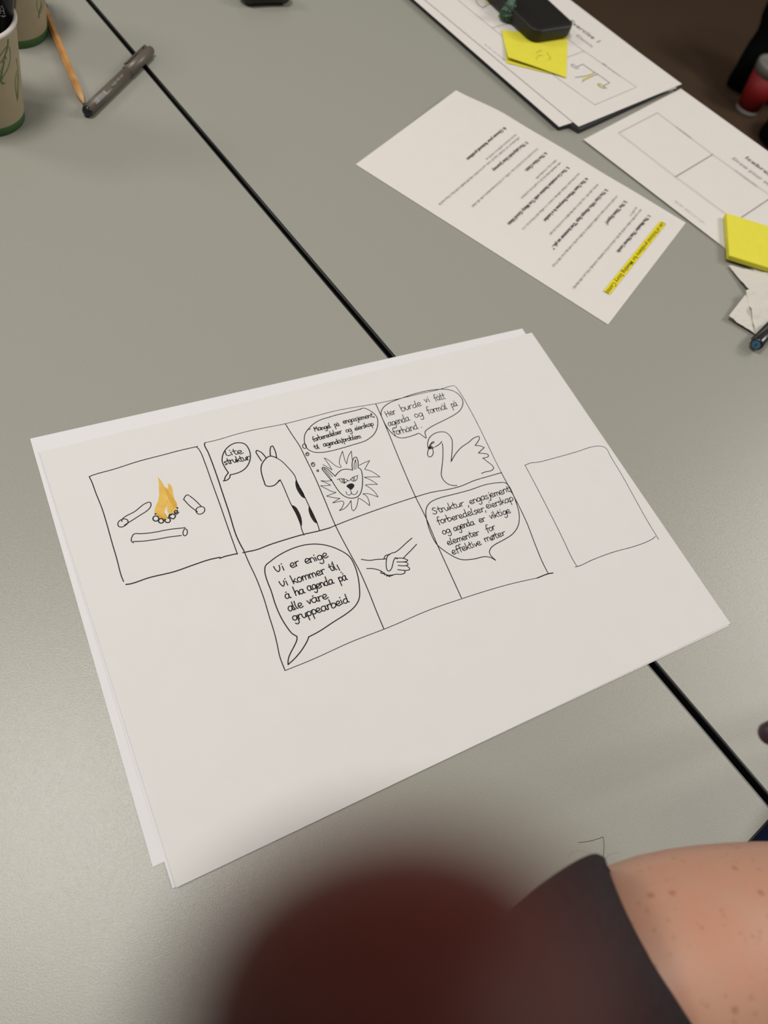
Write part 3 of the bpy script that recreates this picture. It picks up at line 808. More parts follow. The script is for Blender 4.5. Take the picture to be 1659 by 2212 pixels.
# ------------------------------------------------------------------ sticky notes
def sticky_sheet(corners, hf, h, name='sticky_note'):
    a, b, c, d = [at(x, y, h) for x, y in corners]
    def f(u, v):
        p = (a * (1 - u) + b * u) * (1 - v) + (d * (1 - u) + c * u) * v
        return p + Vector((0, 0, hf(u, v)))
    return f
# corners: upper left, upper right, lower right, lower left
st = sheet('sticky_note', sticky_sheet(((1083, 66), (1226, 80), (1223, 169), (1095, 131)), lambda u, v: 0.0006 + 0.0035 * (v ** 2) * (1 - u) ** 2 + 0.0012 * math.sin(u * 3.1) * v, XH), 16, 12, M['sticky'], 0.0001)
tag(st, 'single yellow sticky note lying under the end of the black phone', 'sticky note')
bm = bmesh.new()
strokes(bm, Crop(1040, 60, 8.295, XH + 0.0022), [[(990,570),(1000,520),(1050,485),(1110,500)], [(1180,440),(1210,490),(1240,520),(1225,555),(1200,560)], [(980,450),(1050,405),(1090,400)]], 0.0007)
obj('pencil_drawing', bm, M['sticky_scribble'], st)
u0 = sheet('sticky_backing', sticky_sheet(((1090, 90), (1200, 105), (1190, 160), (1094, 136)), lambda u, v: 0.0003, XH), 4, 4, M['sticky'], 0.0001, st)
# thick pad at the right edge
bm = bmesh.new()
padc = [at(x, y, 0.0085) for x, y in ((1568.5, 459.5), (1575, 552))]
e0 = (padc[1] - padc[0]); 
sidev = (at(1659, 578, 0.0085) - padc[1]).normalized() * 0.076
q = [padc[0], padc[1], padc[1] + sidev, padc[0] + sidev]
add_prism(bm, [Vector((p.x, p.y, 0)) for p in q], T + 0.0032, T + 0.0085); fix(bm)
bmesh.ops.bevel(bm, geom=[e for e in bm.edges], offset=0.0004, segments=2, affect='EDGES')
pad = obj('sticky_pad', bm, M['sticky'])
tag(pad, 'thick pad of yellow sticky notes at the right edge of the photo', 'sticky notes')

# ------------------------------------------------------------------ crumpled tissue (two pieces)
def crumple(name, pts, hs, seed, amp, label, m=M['tissue'], n=14):
    r = random.Random(seed)
    from mathutils import noise
    a, b, c, d = [at(x, y, h) for (x, y), h in zip(pts, hs)]
    def f(u, v):
        p = (a * (1 - u) + b * u) * (1 - v) + (d * (1 - u) + c * u) * v
        q = Vector((p.x * 60 + seed, p.y * 60, 0))
        z = abs(noise.noise(q)) * amp + abs(noise.noise(q * 2.7)) * amp * 0.4
        # creases
        z += amp * 0.6 * abs(((u * 2.3 + v * 1.1 + seed) % 1) - 0.5)
        return p + Vector((0, 0, z))
    o = sheet(name, f, n, n, m, 0.0002)
    for p in o.data.polygons: p.use_smooth = False
    return tag(o, label, 'tissue')
crumple('paper_napkin', ((1572, 575), (1662, 592), (1700, 640), (1622, 632)), (0.001, 0.002, 0.004, 0.004), 3, 0.002, 'pale flat corner of tissue just below the thick yellow pad')
crumple('paper_napkin', ((1609, 630), (1720, 600), (1740, 720), (1632, 729)), (0.008, 0.008, 0.004, 0.001), 9, 0.004, 'crumpled white tissue beside the pen with a blue end')
crumple('paper_napkin', ((1573, 684), (1612, 634), (1660, 660), (1634, 727)), (0.004, 0.007, 0.007, 0.0006), 5, 0.0022, 'folded tissue flap jutting out left of the crumpled tissue')

# ------------------------------------------------------------------ cups
def cup_profile(r0, r1, h): return r0, r1, h
R0, R1, CH = 0.0321, 0.0422, 0.0876
def paper_cup(c, label):
    root = empty('paper_cup', V(c[0], c[1], 0)); tag(root, label, 'cup')
    P = V(c[0], c[1], 0); Z = Vector((0, 0, 1))
    rr = lambda z: R0 + (R1 - R0) * z / CH
    bm = bmesh.new(); add_lathe(bm, P, Z, [(0.0082, rr(0.0082)), (0.03, rr(0.03)), (0.06, rr(0.06)), (CH - 0.002, rr(CH) - 0.0003)], n=64, cap=False); fix(bm)
    obj('cup_wall', bm, M['cup'], root, True)
    bm = bmesh.new(); add_lathe(bm, P, Z, [(0.0, R0 - 0.001), (0.0003, R0), (0.0082, rr(0.0082))], n=64, cap=False); fix(bm)
    obj('green_band', bm, M['cup_green'], root, True)
    bm = bmesh.new()
    add_lathe(bm, P, Z, [(0.006, 0.0001), (0.006, R0 - 0.002), (0.03, rr(0.03) - 0.0012), (CH - 0.002, R1 - 0.0016)], n=64, cap=False); fix(bm)
    obj('cup_lining', bm, M['cup_in'], root, True)
    # rolled rim
    bm = bmesh.new(); n, k = 64, 10
    g = [[bm.verts.new(P + Vector(((R1 - 0.0006 + 0.0019 * math.cos(b)) * math.cos(a), (R1 - 0.0006 + 0.0019 * math.cos(b)) * math.sin(a), CH - 0.001 + 0.0019 * math.sin(b)))) for b in [2 * math.pi * j / k for j in range(k)]] for a in [2 * math.pi * i / n for i in range(n)]]
    for i in range(n):
        for j in range(k): bm.faces.new((g[i][j], g[(i + 1) % n][j], g[(i + 1) % n][(j + 1) % k], g[i][(j + 1) % k]))
    fix(bm); obj('rim', bm, M['cup_rim'], root, True)
    return root
def on_cone(c, px, py, off=0.00012):
    """where the sight line through px, py meets the cup wall"""
    d = ray(px, py); best = None
    t = 0.3
    k = (R1 - R0) / CH
    ox, oy, oz = CAM.x - c[0], CAM.y - c[1], CAM.z - T
    # (ox+dx t)^2+(oy+dy t)^2 = (R0+k(oz+dz t)+off)^2
    A = d.x**2 + d.y**2 - (k * d.z)**2
    B = 2 * (ox * d.x + oy * d.y - (R0 + off + k * oz) * k * d.z)
    Cq = ox**2 + oy**2 - (R0 + off + k * oz)**2
    disc = B * B - 4 * A * Cq
    if disc < 0: disc = 0
    t = (-B - math.sqrt(disc)) / (2 * A)
    return CAM + d * t
def cone_strokes(root, c, k, lines, w):
    bm = bmesh.new()
    upf = lambda p: Vector((p.x - c[0], p.y - c[1], 0)).normalized()
    for ln in lines:
        P = [Vector((x, y, 0)) for x, y in ln]
        P = smooth_pts(P, 5)
        ribbon(bm, [on_cone(c, p.x / k, p.y / k) for p in P], w, up=upf, smooth=False)
    obj('leaf_print', bm, M['leaf'], root)
c1, c2 = (0.0415, 0.3709), (0.0920, 0.4996)
cupa = paper_cup(c1, 'beige paper cup with green base holding black markers, at the left edge')
cone_strokes(cupa, c1, 3.95, [[(70,335),(70,380),(50,450),(35,540),(15,640),(8,690),(28,715),(44,706)], [(68,385),(20,450),(-15,500)], [(80,400),(88,450),(85,520),(60,600),(30,650),(15,680)], [(50,455),(10,530),(-10,545)], [(45,470),(55,505)], [(33,545),(5,615)], [(25,510),(30,555)]], 0.0008)
cone_strokes(cupa, c1, 3.95, [[(70,340),(66,400),(50,455)], [(18,620),(8,690),(25,713)]], 0.0016)
cone_strokes(cupa, c1, 3.95, [[(140,500),(150,560),(158,650),(160,740),(150,860)], [(147,600),(131,680),(133,750),(150,860)], [(150,640),(148,760),(150,860)]], 0.0008)
cupb = paper_cup(c2, 'beige paper cup with green base standing behind the pencil, farther back')
cone_strokes(cupb, c2, 11.85, [[(965,-60),(945,60),(950,180),(975,290)], [(1060,-60),(1050,60),(1040,180),(1010,280)], [(1120,-60),(1115,60),(1090,180),(1020,350)], [(1055,60),(1060,150),(1050,210)]], 0.0008)
cone_strokes(cupb, c2, 11.85, [[(1035,200),(1010,290),(1000,360),(1000,450)]], 0.0016)

# black markers standing in the left cup
def marker_in_cup(foot, tip, r, label, logo=False, group='black markers standing in the left cup'):
    root = empty('marker', foot); tag(root, label, 'marker', None)
    d = tip - foot; L = d.length
    bm = bmesh.new(); add_lathe(bm, foot, d, [(0, r * 0.7), (0.002, r * 0.95), (L * 0.48, r), (L * 0.49, r * 0.97)], n=28); fix(bm)
    obj('barrel', bm, M['black'], root, True)
    bm = bmesh.new(); add_lathe(bm, foot, d, [(L * 0.49, r * 1.04), (L * 0.97, r * 1.06), (L, r * 0.85)], n=28); fix(bm)
    obj('cap', bm, M['black'], root, True)
    return root, d.normalized(), r * 1.05
def through(foot, px_, py_, h, L):
    return foot + (at(px_, py_, h) - foot).normalized() * L
mf = V(0.049, 0.356, 0.0075)
ma, mad, mar = marker_in_cup(mf, through(mf, 4, 40, 0.085, 0.135), 0.0080, 'black marker with a white pointed logo, foremost in the left cup')
mg = V(0.058, 0.376, 0.0075)
marker_in_cup(mg, through(mg, 12, 8, 0.086, 0.14), 0.0075, 'plain black marker leaning behind the logo marker in the left cup')
mh = V(0.036, 0.350, 0.0075)
marker_in_cup(mh, through(mh, -28, 60, 0.085, 0.13), 0.0078, 'black marker at the frame edge, left of the logo marker')
# logo on the marker: where sight lines meet the barrel
def on_cyl(foot, d, r, px, py):
    o = CAM - foot; w = ray(px, py)
    a = w - d * w.dot(d); b = o - d * o.dot(d)
    A, B, Cq = a.dot(a), 2 * a.dot(b), b.dot(b) - r * r
    disc = max(0, B * B - 4 * A * Cq)
    return CAM + w * ((-B - math.sqrt(disc)) / (2 * A))
bm = bmesh.new()
def cyl_strokes(bm, foot, d, r, k, lines, w, x0=0, y0=0):
    upf = lambda p: ((p - foot) - d * (p - foot).dot(d)).normalized()
    for ln in lines:
        P = smooth_pts([Vector((x, y, 0)) for x, y in ln], 4)
        ribbon(bm, [on_cyl(foot, d, r, x0 + p.x / k, y0 + p.y / k) for p in P], w, up=upf, smooth=False)
cyl_strokes(bm, mf, mad, mar + 0.00015, 11.85, [[(10,345),(8,290),(18,210),(40,140),(72,190),(95,260),(105,345)], [(14,280),(98,285)], [(-20,343),(135,352)], [(-10,400),(30,412),(60,400),(90,415),(120,402),(150,412)], [(60,425),(110,432)]], 0.00035)
obj('logo', bm, M['white_print'], ma)['label'] = 'white pointed nib logo with small lettering'

# ------------------------------------------------------------------ pencil
root = empty('pencil', V(0.129, 0.43, 0)); tag(root, 'natural wood hexagonal pencil, point touching the taupe fineliner', 'pencil')
tipP = at(183.5, 229, 0.0030); farP = at(100, 29, 0.0036)
dirn = (farP - tipP).normalized()
bm = bmesh.new(); add_lathe(bm, tipP, dirn, [(0.0190, 0.0038), (0.162, 0.0038)], n=6, roll=0.3); fix(bm)
obj('barrel', bm, M['wood'], root)
bm = bmesh.new(); add_lathe(bm, tipP, dirn, [(0.0035, 0.0009), (0.0190, 0.0037)], n=18); fix(bm)
obj('sharpened_cone', bm, M['wood_cut'], root, True)
bm = bmesh.new(); add_lathe(bm, tipP, dirn, [(0.0003, 0.0003), (0.0035, 0.0009)], n=12); fix(bm)
obj('lead', bm, M['lead'], root, True)
bm = bmesh.new(); add_lathe(bm, tipP, dirn, [(0.162, 0.0040), (0.175, 0.0040), (0.177, 0.0034)], n=18); fix(bm)
obj('end_cap', bm, M['black'], root, True)

# ------------------------------------------------------------------ taupe fineliner
root = empty('fineliner_pen', V(0.17, 0.41, 0)); tag(root, 'taupe capped fineliner pen lying across the black table seam', 'pen')
pr = 0.0053
e0, e1 = at(186, 243, pr), at(327, 107, pr)
pd_ = (e1 - e0).normalized(); PL = (e1 - e0).length
bm = bmesh.new(); add_lathe(bm, e0, pd_, [(0.0030, pr), (PL * 0.62, pr)], n=32); fix(bm); obj('barrel', bm, M['taupe'], root, True)
bm = bmesh.new(); add_lathe(bm, e0, pd_, [(PL * 0.61, pr * 1.10), (PL * 0.94, pr * 1.04), (PL * 0.955, pr * 0.80), (PL * 0.99, pr * 0.78), (PL, pr * 0.6)], n=32); fix(bm); obj('cap', bm, M['taupe'], root, True)
bm = bmesh.new(); add_lathe(bm, e0 - pd_ * 0.001, pd_, [(0, 0.0020), (0.0002, 0.0026), (0.0010, 0.0030), (0.0014, 0.0042), (0.0030, 0.0050), (0.0045, 0.0050)], n=32); fix(bm); obj('end_plug', bm, M['black'], root, True)
side = pd_.cross(Vector((0, 0, 1))).normalized()
bm = bmesh.new()
cl = (Vector((0, 0, 1)) * 0.75 - side * 0.65).normalized()
cs = cl.cross(pd_).normalized()
add_box(bm, e0 + pd_ * PL * 0.80 + cl * pr * 1.25, PL * 0.31, 0.0036, 0.0012, pd_, cs, cl)
add_box(bm, e0 + pd_ * PL * 0.945 + cl * pr * 1.0, PL * 0.03, 0.0036, 0.0030, pd_, cs, cl)
bmesh.ops.bevel(bm, geom=list(bm.edges), offset=0.0003, segments=2, affect='EDGES')
obj('clip', bm, M['taupe_dark'], root, True)
def pen_text(name, body, t0, t1, cap, ang):
    """lettering wrapped on the barrel, t along the pen"""
    up0 = (Vector((0, 0, 1)) * math.cos(ang) + side * math.sin(ang)).normalized()
    tang = pd_.cross(up0).normalized()
    if tang.dot(DN) > 0: tang = -tang
    c = up0 * (pr + 0.00012)
    return text_mesh(body, e0 + pd_ * PL * t0 + c - tang * cap / 2, e0 + pd_ * PL * t1 + c - tang * cap / 2, cap, tang, M['label'], root, name)
bm = bmesh.new()
ang = 0.55
u1 = (Vector((0, 0, 1)) * math.cos(ang) + side * math.sin(ang)).normalized(); tg = pd_.cross(u1).normalized()
for k in range(22):
    t = 0.10 + k * 0.0072
    add_box(bm, e0 + pd_ * PL * t + u1 * (pr + 0.00002), PL * rnd.choice([0.002, 0.0032, 0.0045]), 0.0042, 0.0002, pd_, tg, u1)
tag(obj('label_print', bm, M['label'], root), 'pale block of tiny print')
bm = bmesh.new()
for t0, t1, hh in ((0.335, 0.375, 0.0030), ):
    add_box(bm, e0 + pd_ * PL * (t0 + t1) / 2 + u1 * (pr + 0.00002), PL * (t1 - t0), hh, 0.0002, pd_, tg, u1)
obj('label_print', bm, M['taupe_dark'], root)
bm = bmesh.new()
smallprint(bm, e0 + pd_ * PL * 0.34 + u1 * (pr + 0.0003) - tg * 0.001, e0 + pd_ * PL * 0.52 + u1 * (pr + 0.0003) - tg * 0.001, tg, 0.0014, 5)
obj('label_print', bm, M['label'], root)

# ------------------------------------------------------------------ black pen with a blue disc at its end
root = empty('pen', at(1640, 745, 0)); tag(root, 'black pen with a blue disc on its end, below the tissue at the right edge', 'pen')
r = 0.0062
b0 = at(1633, 745, 0.0085); b1 = at(1633 + 150, 745 - 150, 0.0085)
bd = (b1 - b0).normalized()
bm = bmesh.new(); add_lathe(bm, b0, bd, [(0.0, 0.0045), (0.0008, r * 0.95), (0.002, r), (0.045, r * 1.03), (0.0452, r * 0.95), (0.13, r * 0.95), (0.133, r * 0.6)], n=32); fix(bm)
obj('barrel', bm, M['black'], root, True)
bm = bmesh.new(); add_lathe(bm, b0, -bd, [(-0.0002, 0.0044), (0.0003, 0.0042)], n=32); fix(bm)
tag(obj('end_disc', bm, M['blue_end'], root), 'blue disc')
bm = bmesh.new(); z1 = Vector((0, 0, 1)) - bd * bd.z; z1.normalize(); x1 = z1.cross(bd)
add_box(bm, b0 - bd * 0.0004, 0.0008, 0.0034, 0.0002, x1, z1, bd); obj('end_mark', bm, M['black'], root)
bm = bmesh.new()
sv = Vector((0, 0, 1)).cross(bd).normalized()
add_box(bm, b0 + bd * 0.022 + sv * (r + 0.0008) , 0.036, 0.0012, 0.0035, bd, sv, Vector((0, 0, 1)))
add_box(bm, b0 + bd * 0.022 - Vector((0, 0, r + 0.0011)), 0.030, 0.003, 0.0022, bd, sv, Vector((0, 0, 1)))
bmesh.ops.bevel(bm, geom=list(bm.edges), offset=0.0004, segments=2, affect='EDGES')
obj('clip', bm, M['black'], root)

# ------------------------------------------------------------------ black phone on the sheets
root = empty('phone', at(1200, 40, SH)); tag(root, 'black phone in a rounded case lying on the Exercise 1 sheets', 'phone')
PHH = 0.0235
pa1 = at(1157, 68, PHH); pb1 = at(1246, 55, PHH)
wx = Vector((0.993, 0.12, 0)); wid = 0.068; wx.normalize(); wy = Vector((-wx.y, wx.x, 0))
if wy.y < 0: wy = -wy
org = Vector((pb1.x, pb1.y, 0)) - wx * wid
def rrect(w, l, r, n=8, inset=0.0):
    pts = []
    for cx_, cy_, a0 in ((w - r, r, -90), (w - r, l - r, 0), (r, l - r, 90), (r, r, 180)):
        for k in range(n + 1):
            a = math.radians(a0 + 90 * k / n)
            pts.append((cx_ + (r - inset) * math.cos(a), cy_ + (r - inset) * math.sin(a)))
    return pts
def phone_loft(levels, m, name):
    bm = bmesh.new(); rings = []
    for z, ins in levels:
        rings.append([bm.verts.new(org + wx * x + wy * y + Vector((0, 0, T + z))) for x, y in rrect(wid, 0.155, 0.013, inset=ins)])
    n = len(rings[0])
    for a, b in zip(rings, rings[1:]):
        for k in range(n): bm.faces.new((a[k], a[(k + 1) % n], b[(k + 1) % n], b[k]))
    bm.faces.new(rings[0][::-1]); bm.faces.new(rings[-1]); fix(bm)
    return obj(name, bm, m, root, True)
B0 = XH + 0.0012
phone_loft([(B0, 0.004), (B0 + 0.0015, 0.001), (B0 + 0.004, 0.0), (PHH - 0.0015, 0.0), (PHH - 0.0004, 0.0004), (PHH, 0.0012)], M['black_matte'], 'case')
M['screen'] = mat('dark_phone_glass', (0.010, 0.009, 0.007, 1), rough=0.6, spec=0.12)
phone_loft([(PHH - 0.0002, 0.0026), (PHH + 0.0001, 0.0028)], M['screen'], 'screen')
# green beaded charm standing beside the phone
root = empty('beaded_charm', at(1093, 46, XH)); tag(root, 'small green and silver beaded charm beside the black phone', 'charm')
base = at(1093, 43, XH)
bmA, bmB = bmesh.new(), bmesh.new()
for k in range(210):
    t = (k + 0.5) / 210
    a = k * 2.399963
    z = 0.0015 + 0.026 * t
    rad = (0.0085 * (1 - t ** 1.6) + 0.0012)
    tgt_ = bmA if rnd.random() > (0.12 + 0.65 * t) else bmB
    bmesh.ops.create_icosphere(tgt_, subdivisions=1, radius=rnd.uniform(0.0009, 0.0014), matrix=Matrix.Translation(base + Vector((rad * math.cos(a), rad * math.sin(a), z))))
bmC = bmesh.new(); add_lathe(bmC, base, Vector((0, 0, 1)), [(0.0002, 0.007), (0.004, 0.0085), (0.015, 0.006), (0.027, 0.001)], n=14); fix(bmC)
obj('core', bmC, M['black'], root, True)
tag(obj('beads', bmA, M['charm'], root), 'green glass beads', kind='stuff')
tag(obj('beads', bmB, M['charm2'], root), 'silvery teal beads', kind='stuff')

# dark rounded object whose end just reaches into the top of the photo
root = empty('glasses_case', at(570, -20, 0)); tag(root, 'dark rounded object barely reaching into the top edge of the photo', 'case')
bm = bmesh.new()
ca, cb = at(532, -14, 0.010), at(612, -16, 0.010)
dd = (cb - ca)
loft(bm, [(ca - dd * 0.18, Vector((0, 0, 0.002)), wy * 0.004), (ca - dd * 0.1, Vector((0, 0, 0.0075)), wy * 0.010), (ca, Vector((0, 0, 0.0098)), wy * 0.0125), (ca + dd * 0.5, Vector((0, 0, 0.0095)), wy * 0.0115), (cb, Vector((0, 0, 0.0098)), wy * 0.0122), (cb + dd * 0.1, Vector((0, 0, 0.0075)), wy * 0.009), (cb + dd * 0.18, Vector((0, 0, 0.002)), wy * 0.004)])
obj('shell', bm, M['black_matte'], root, True)

# ------------------------------------------------------------------ things beyond the table: black bag and red cup on the floor
from mathutils import noise as mnoise
FZ = -T
root = empty('bag', at(1760, 120, FZ)); tag(root, 'slumped black fabric bag on the floor behind the red cup', 'bag')
def hull(name, pts_px, cdep, thick, m, root, seed):
    """a soft bulky body: outline on the floor plane facing the camera, inflated"""
    pass
bm = bmesh.new()
bx = at(1800, 90, FZ + 0.12)
secs = []
# silhouette: narrow folded top leaning, bulging middle, wide foot
path = [((1745, 215), FZ + 0.012, 0.24), ((1742, 190), FZ + 0.05, 0.265), ((1745, 160), FZ + 0.10, 0.255), ((1750, 125), FZ + 0.15, 0.225), ((1762, 80), FZ + 0.20, 0.19), ((1772, 40), FZ + 0.25, 0.185), ((1785, 0), FZ + 0.30, 0.165), ((1795, -60), FZ + 0.36, 0.14), ((1800, -90), FZ + 0.38, 0.03)]
for (px_, py_), h, rad in path:
    c = at(px_, py_, h)
    secs.append((c, RT * rad, (RT.cross(Vector((0, 0, 1)))).normalized() * 0.055 * rad / 0.2))
loft(bm, secs, n=40)
bmesh.ops.subdivide_edges(bm, edges=list(bm.edges), cuts=1, use_grid_fill=True)
for v in bm.verts:
    v.co += v.co.normalized() * 0 + Vector((mnoise.noise(v.co * 9), mnoise.noise(v.co * 9 + Vector((5, 5, 5))), mnoise.noise(v.co * 9 + Vector((9, 1, 2))))) * 0.022
bc_ = at(1705, 315, FZ)
loft(bm, [(bc_ + Vector((0, 0, h)), RT * r_, (RT.cross(Vector((0, 0, 1)))).normalized() * r_ * 0.8) for h, r_ in ((0.008, 0.09), (0.03, 0.115), (0.08, 0.11), (0.12, 0.085), (0.15, 0.05), (0.158, 0.02))], n=24)
obj('bag_body', bm, M['black_cloth'], root, True)
cc = at(1610, 240, FZ + 0.0)
root = empty('red_cup', cc); tag(root, 'red paper cup with a grey lid standing on the floor beyond the table', 'cup')
Z = Vector((0, 0, 1))
hC = 0.155
def lev(t): return 0.036 + 0.018 * t
bm = bmesh.new(); add_lathe(bm, cc, Z, [(0.001, lev(0) - .002), (0.002, lev(0)), (0.016, lev(0.1))], n=32); fix(bm); obj('base_ring', bm, M['lid'], root, True)
bm = bmesh.new(); add_lathe(bm, cc, Z, [(0.016, lev(0.1)), (hC * 0.82, lev(0.82))], n=32); fix(bm); obj('cup_wall', bm, M['red'], root, True)
bm = bmesh.new(); add_lathe(bm, cc, Z, [(hC * 0.82, lev(0.9)), (hC * 0.97, lev(1.0)), (hC, lev(0.95)), (hC + 0.004, lev(0.9) * 0.85), (hC + 0.001, lev(0.9) * 0.8)], n=32); fix(bm); obj('lid', bm, M['lid'], root, True)

# ------------------------------------------------------------------ person at the near edge: T-shirt, bare freckled arm
def vrad(px, py, z, r):      # helper: centre point
    return dep(px, py, z)
UPI = (-DN).normalized()
proot = empty('person', Vector((0.20, -0.62, 0.0)))
tag(proot, 'person in a dark grey T-shirt with a bare freckled arm, at the bottom right', 'person')
def ringvec(z, ax, ay, tz=0.0):
    """half axis given in photograph pixels at depth z, plus a depth part"""
    return RT * (ax / F * z) + DN * (ay / F * z) + FW * tz
# body: one continuous skin-coloured mesh: chest, shoulder, upper arm, elbow, forearm, hand
def skin_chain(name, verts, edges, radii, m, parent, sub=2, root_i=0):
    me = bpy.data.meshes.new(name)
    me.from_pydata([tuple(v) for v in verts], edges, [])
    o = bpy.data.objects.new(name, me)
    COL.objects.link(o)
    o.modifiers.new('skin', 'SKIN')
    for i, rr_ in enumerate(radii):
        sv_ = me.skin_vertices[0].data[i]
        sv_.radius = (rr_, rr_) if not isinstance(rr_, tuple) else rr_
        sv_.use_root = (i == root_i)
    ss = o.modifiers.new('sub', 'SUBSURF'); ss.levels = sub; ss.render_levels = sub
    me.materials.append(m)
    dg = bpy.context.evaluated_depsgraph_get()
    ev = bpy.data.meshes.new_from_object(o.evaluated_get(dg))
    bpy.data.objects.remove(o)
    for p in ev.polygons: p.use_smooth = True
    ev.materials.clear(); ev.materials.append(m)
    o = bpy.data.objects.new(name, ev); COL.objects.link(o)
    if parent:
        o.parent = parent; o.matrix_parent_inverse = parent.matrix_world.inverted()
    return o
S0 = dep(1170, 2420, 0.30)
A0 = dep(1335, 2118, 0.303)
A1 = dep(1500, 2077, 0.305)
A2 = dep(1760, 2040, 0.325)
EL = A2 + (A2 - A1).normalized() * 0.12
EL.z = T + 0.055
HA = at(2060, 1520, 0.04)
WR = HA + (EL - HA).normalized() * 0.075; WR.z = T + 0.035

chest = Vector((S0.x - 0.12, S0.y - 0.14, S0.z - 0.06))
waist = Vector((chest.x - 0.01, chest.y - 0.08, T - 0.12))
verts = [waist, chest, S0, A0, A1, A2, EL, (EL + WR) / 2, WR, HA]
edges = [(i, i + 1) for i in range(len(verts) - 1)]
radii = [0.09, 0.085, 0.045, 0.0465, 0.047, 0.0445, 0.038, 0.036, 0.024, 0.024]
# fingers
hd = (HA - WR).normalized(); hs = hd.cross(Vector((0, 0, 1))).normalized()
for k, (off, ln_) in enumerate(((0.022, 0.055), (0.008, 0.065), (-0.007, 0.060), (-0.020, 0.048))):
    b_ = HA + hs * off * 0.9 + hd * 0.015
    k1 = b_ + hd * ln_ * 0.45 + Vector((0, 0, 0.006)); k2 = k1 + hd * ln_ * 0.32 - Vector((0, 0, 0.014)); k3 = k2 + hd * ln_ * 0.15 - Vector((0, 0, 0.012))
    i0 = len(verts)
    verts += [b_, k1, k2, k3]; radii += [0.0095, 0.0085, 0.008, 0.007]
    edges += [(9, i0), (i0, i0 + 1), (i0 + 1, i0 + 2), (i0 + 2, i0 + 3)]
i0 = len(verts)
tb_ = WR + hd * 0.03 - hs * 0.03
verts += [tb_, tb_ + hd * 0.03 - hs * 0.012, tb_ + hd * 0.052 - hs * 0.006]; radii += [0.012, 0.010, 0.0085]
edges += [(8, i0), (i0, i0 + 1), (i0 + 1, i0 + 2)]
body = skin_chain('body', verts, edges, radii, M['skin'], proot, 2)

# T-shirt: sleeve opening round to the shoulder and down the trunk
z = 0.300
def RB(px, py, z_, ax, ay, k, bx=0.0, by=0.0):
    c = dep(px, py, z_)
    return (c, ringvec(z_, ax, ay), ringvec(z_, bx, by) - (c - CAM).normalized() * k)
secs = [
    RB(1460, 2140, 0.303, -155, -281, 0.056, -6, 4),
    RB(1448, 2144, 0.303, -152, -289, 0.058, -4, 2),
    RB(1424, 2154, 0.302, -144, -303, 0.060, 0, 0),
    RB(1384, 2185, 0.301, -150, -316, 0.062, 10, -4),
    RB(1305, 2195, 0.299, -145, -282, 0.058, 20, -10),
    RB(1255, 2250, 0.297, -155, -282, 0.062, 20, -10),
    RB(1210, 2320, 0.295, -172, -285, 0.066, 20, -10),
    RB(1160, 2400, 0.294, -196, -262, 0.072, 20, -10),
    (dep(1090, 2540, 0.296), ringvec(0.296, -280, -120, 0.0), ringvec(0.3, 20, -10, -0.085)),
    (chest + Vector((0, 0, 0.0)), Vector((-0.16, 0.05, 0.05)), Vector((0.03, 0.11, 0.03))),
    ((chest + waist) / 2, Vector((-0.165, 0.03, 0.0)), Vector((0.02, 0.13, 0.0))),
    (waist, Vector((-0.16, 0.0, 0.0)), Vector((0.0, 0.125, 0.0))),
    (Vector((waist.x, waist.y - 0.02, T - 0.27)), Vector((-0.17, 0.0, 0.0)), Vector((0.0, 0.13, 0.0))),
]
bm = bmesh.new()
loft(bm, secs, n=48, cap=False)
# gentle folds
for v in bm.verts:
    nn = mnoise.noise(v.co * 22) * 0.0022 + mnoise.noise(v.co * 60) * 0.0007
    v.co += Vector((nn, nn, nn))
sh = obj('t_shirt', bm, M['shirt'], proot, True)
sm = sh.modifiers.new('sub', 'SUBSURF'); sm.levels = 2; sm.render_levels = 2
so = sh.modifiers.new('thickness', 'SOLIDIFY'); so.thickness = 0.0012; so.offset = -1
# jeans: hips and thighs below the table
def thigh(x0, x1):
    return [(x0, 0.095), ((x0 + x1) / 2, 0.085), (x1, 0.065)]
hipc = Vector((waist.x, waist.y - 0.03, 0.52))
bm = bmesh.new()
k0 = Vector((0.50, -0.50, 0.58)); h0 = hipc + Vector((0.08, 0, 0))
secs = []
for t, r_ in ((0, 0.10), (0.25, 0.10), (0.5, 0.09), (0.8, 0.08), (0.95, 0.075), (1.0, 0.05)):
    c = h0.lerp(k0, t); dxy = (k0 - h0).normalized(); s_ = dxy.cross(Vector((0, 0, 1))).normalized()
    secs.append((c, s_ * r_, Vector((0, 0, r_ * 0.85))))
loft(bm, secs, n=28)
k1 = Vector((-0.02, -0.20, 0.56)); h1 = hipc + Vector((-0.09, 0, 0)); secs = []
for t, r_ in ((0, 0.10), (0.25, 0.10), (0.5, 0.09), (0.8, 0.08), (0.95, 0.075), (1.0, 0.05)):
    c = h1.lerp(k1, t); dxy = (k1 - h1).normalized(); s_ = dxy.cross(Vector((0, 0, 1))).normalized()
    secs.append((c, s_ * r_, Vector((0, 0, r_ * 0.85))))
loft(bm, secs, n=28)
for k_, x_ in ((k0, 0.02), (k1, 0.0)):
    loft(bm, [(Vector((k_.x, k_.y, 0.60)), Vector((0.05, 0, 0)), Vector((0, 0.05, 0))), (Vector((k_.x, k_.y, 0.52)), Vector((0.062, 0, 0)), Vector((0, 0.062, 0))), (Vector((k_.x + x_, k_.y - 0.02, 0.3)), Vector((0.056, 0, 0)), Vector((0, 0.056, 0))), (Vector((k_.x + x_, k_.y - 0.03, 0.02)), Vector((0.05, 0, 0)), Vector((0, 0.05, 0)))], n=24)
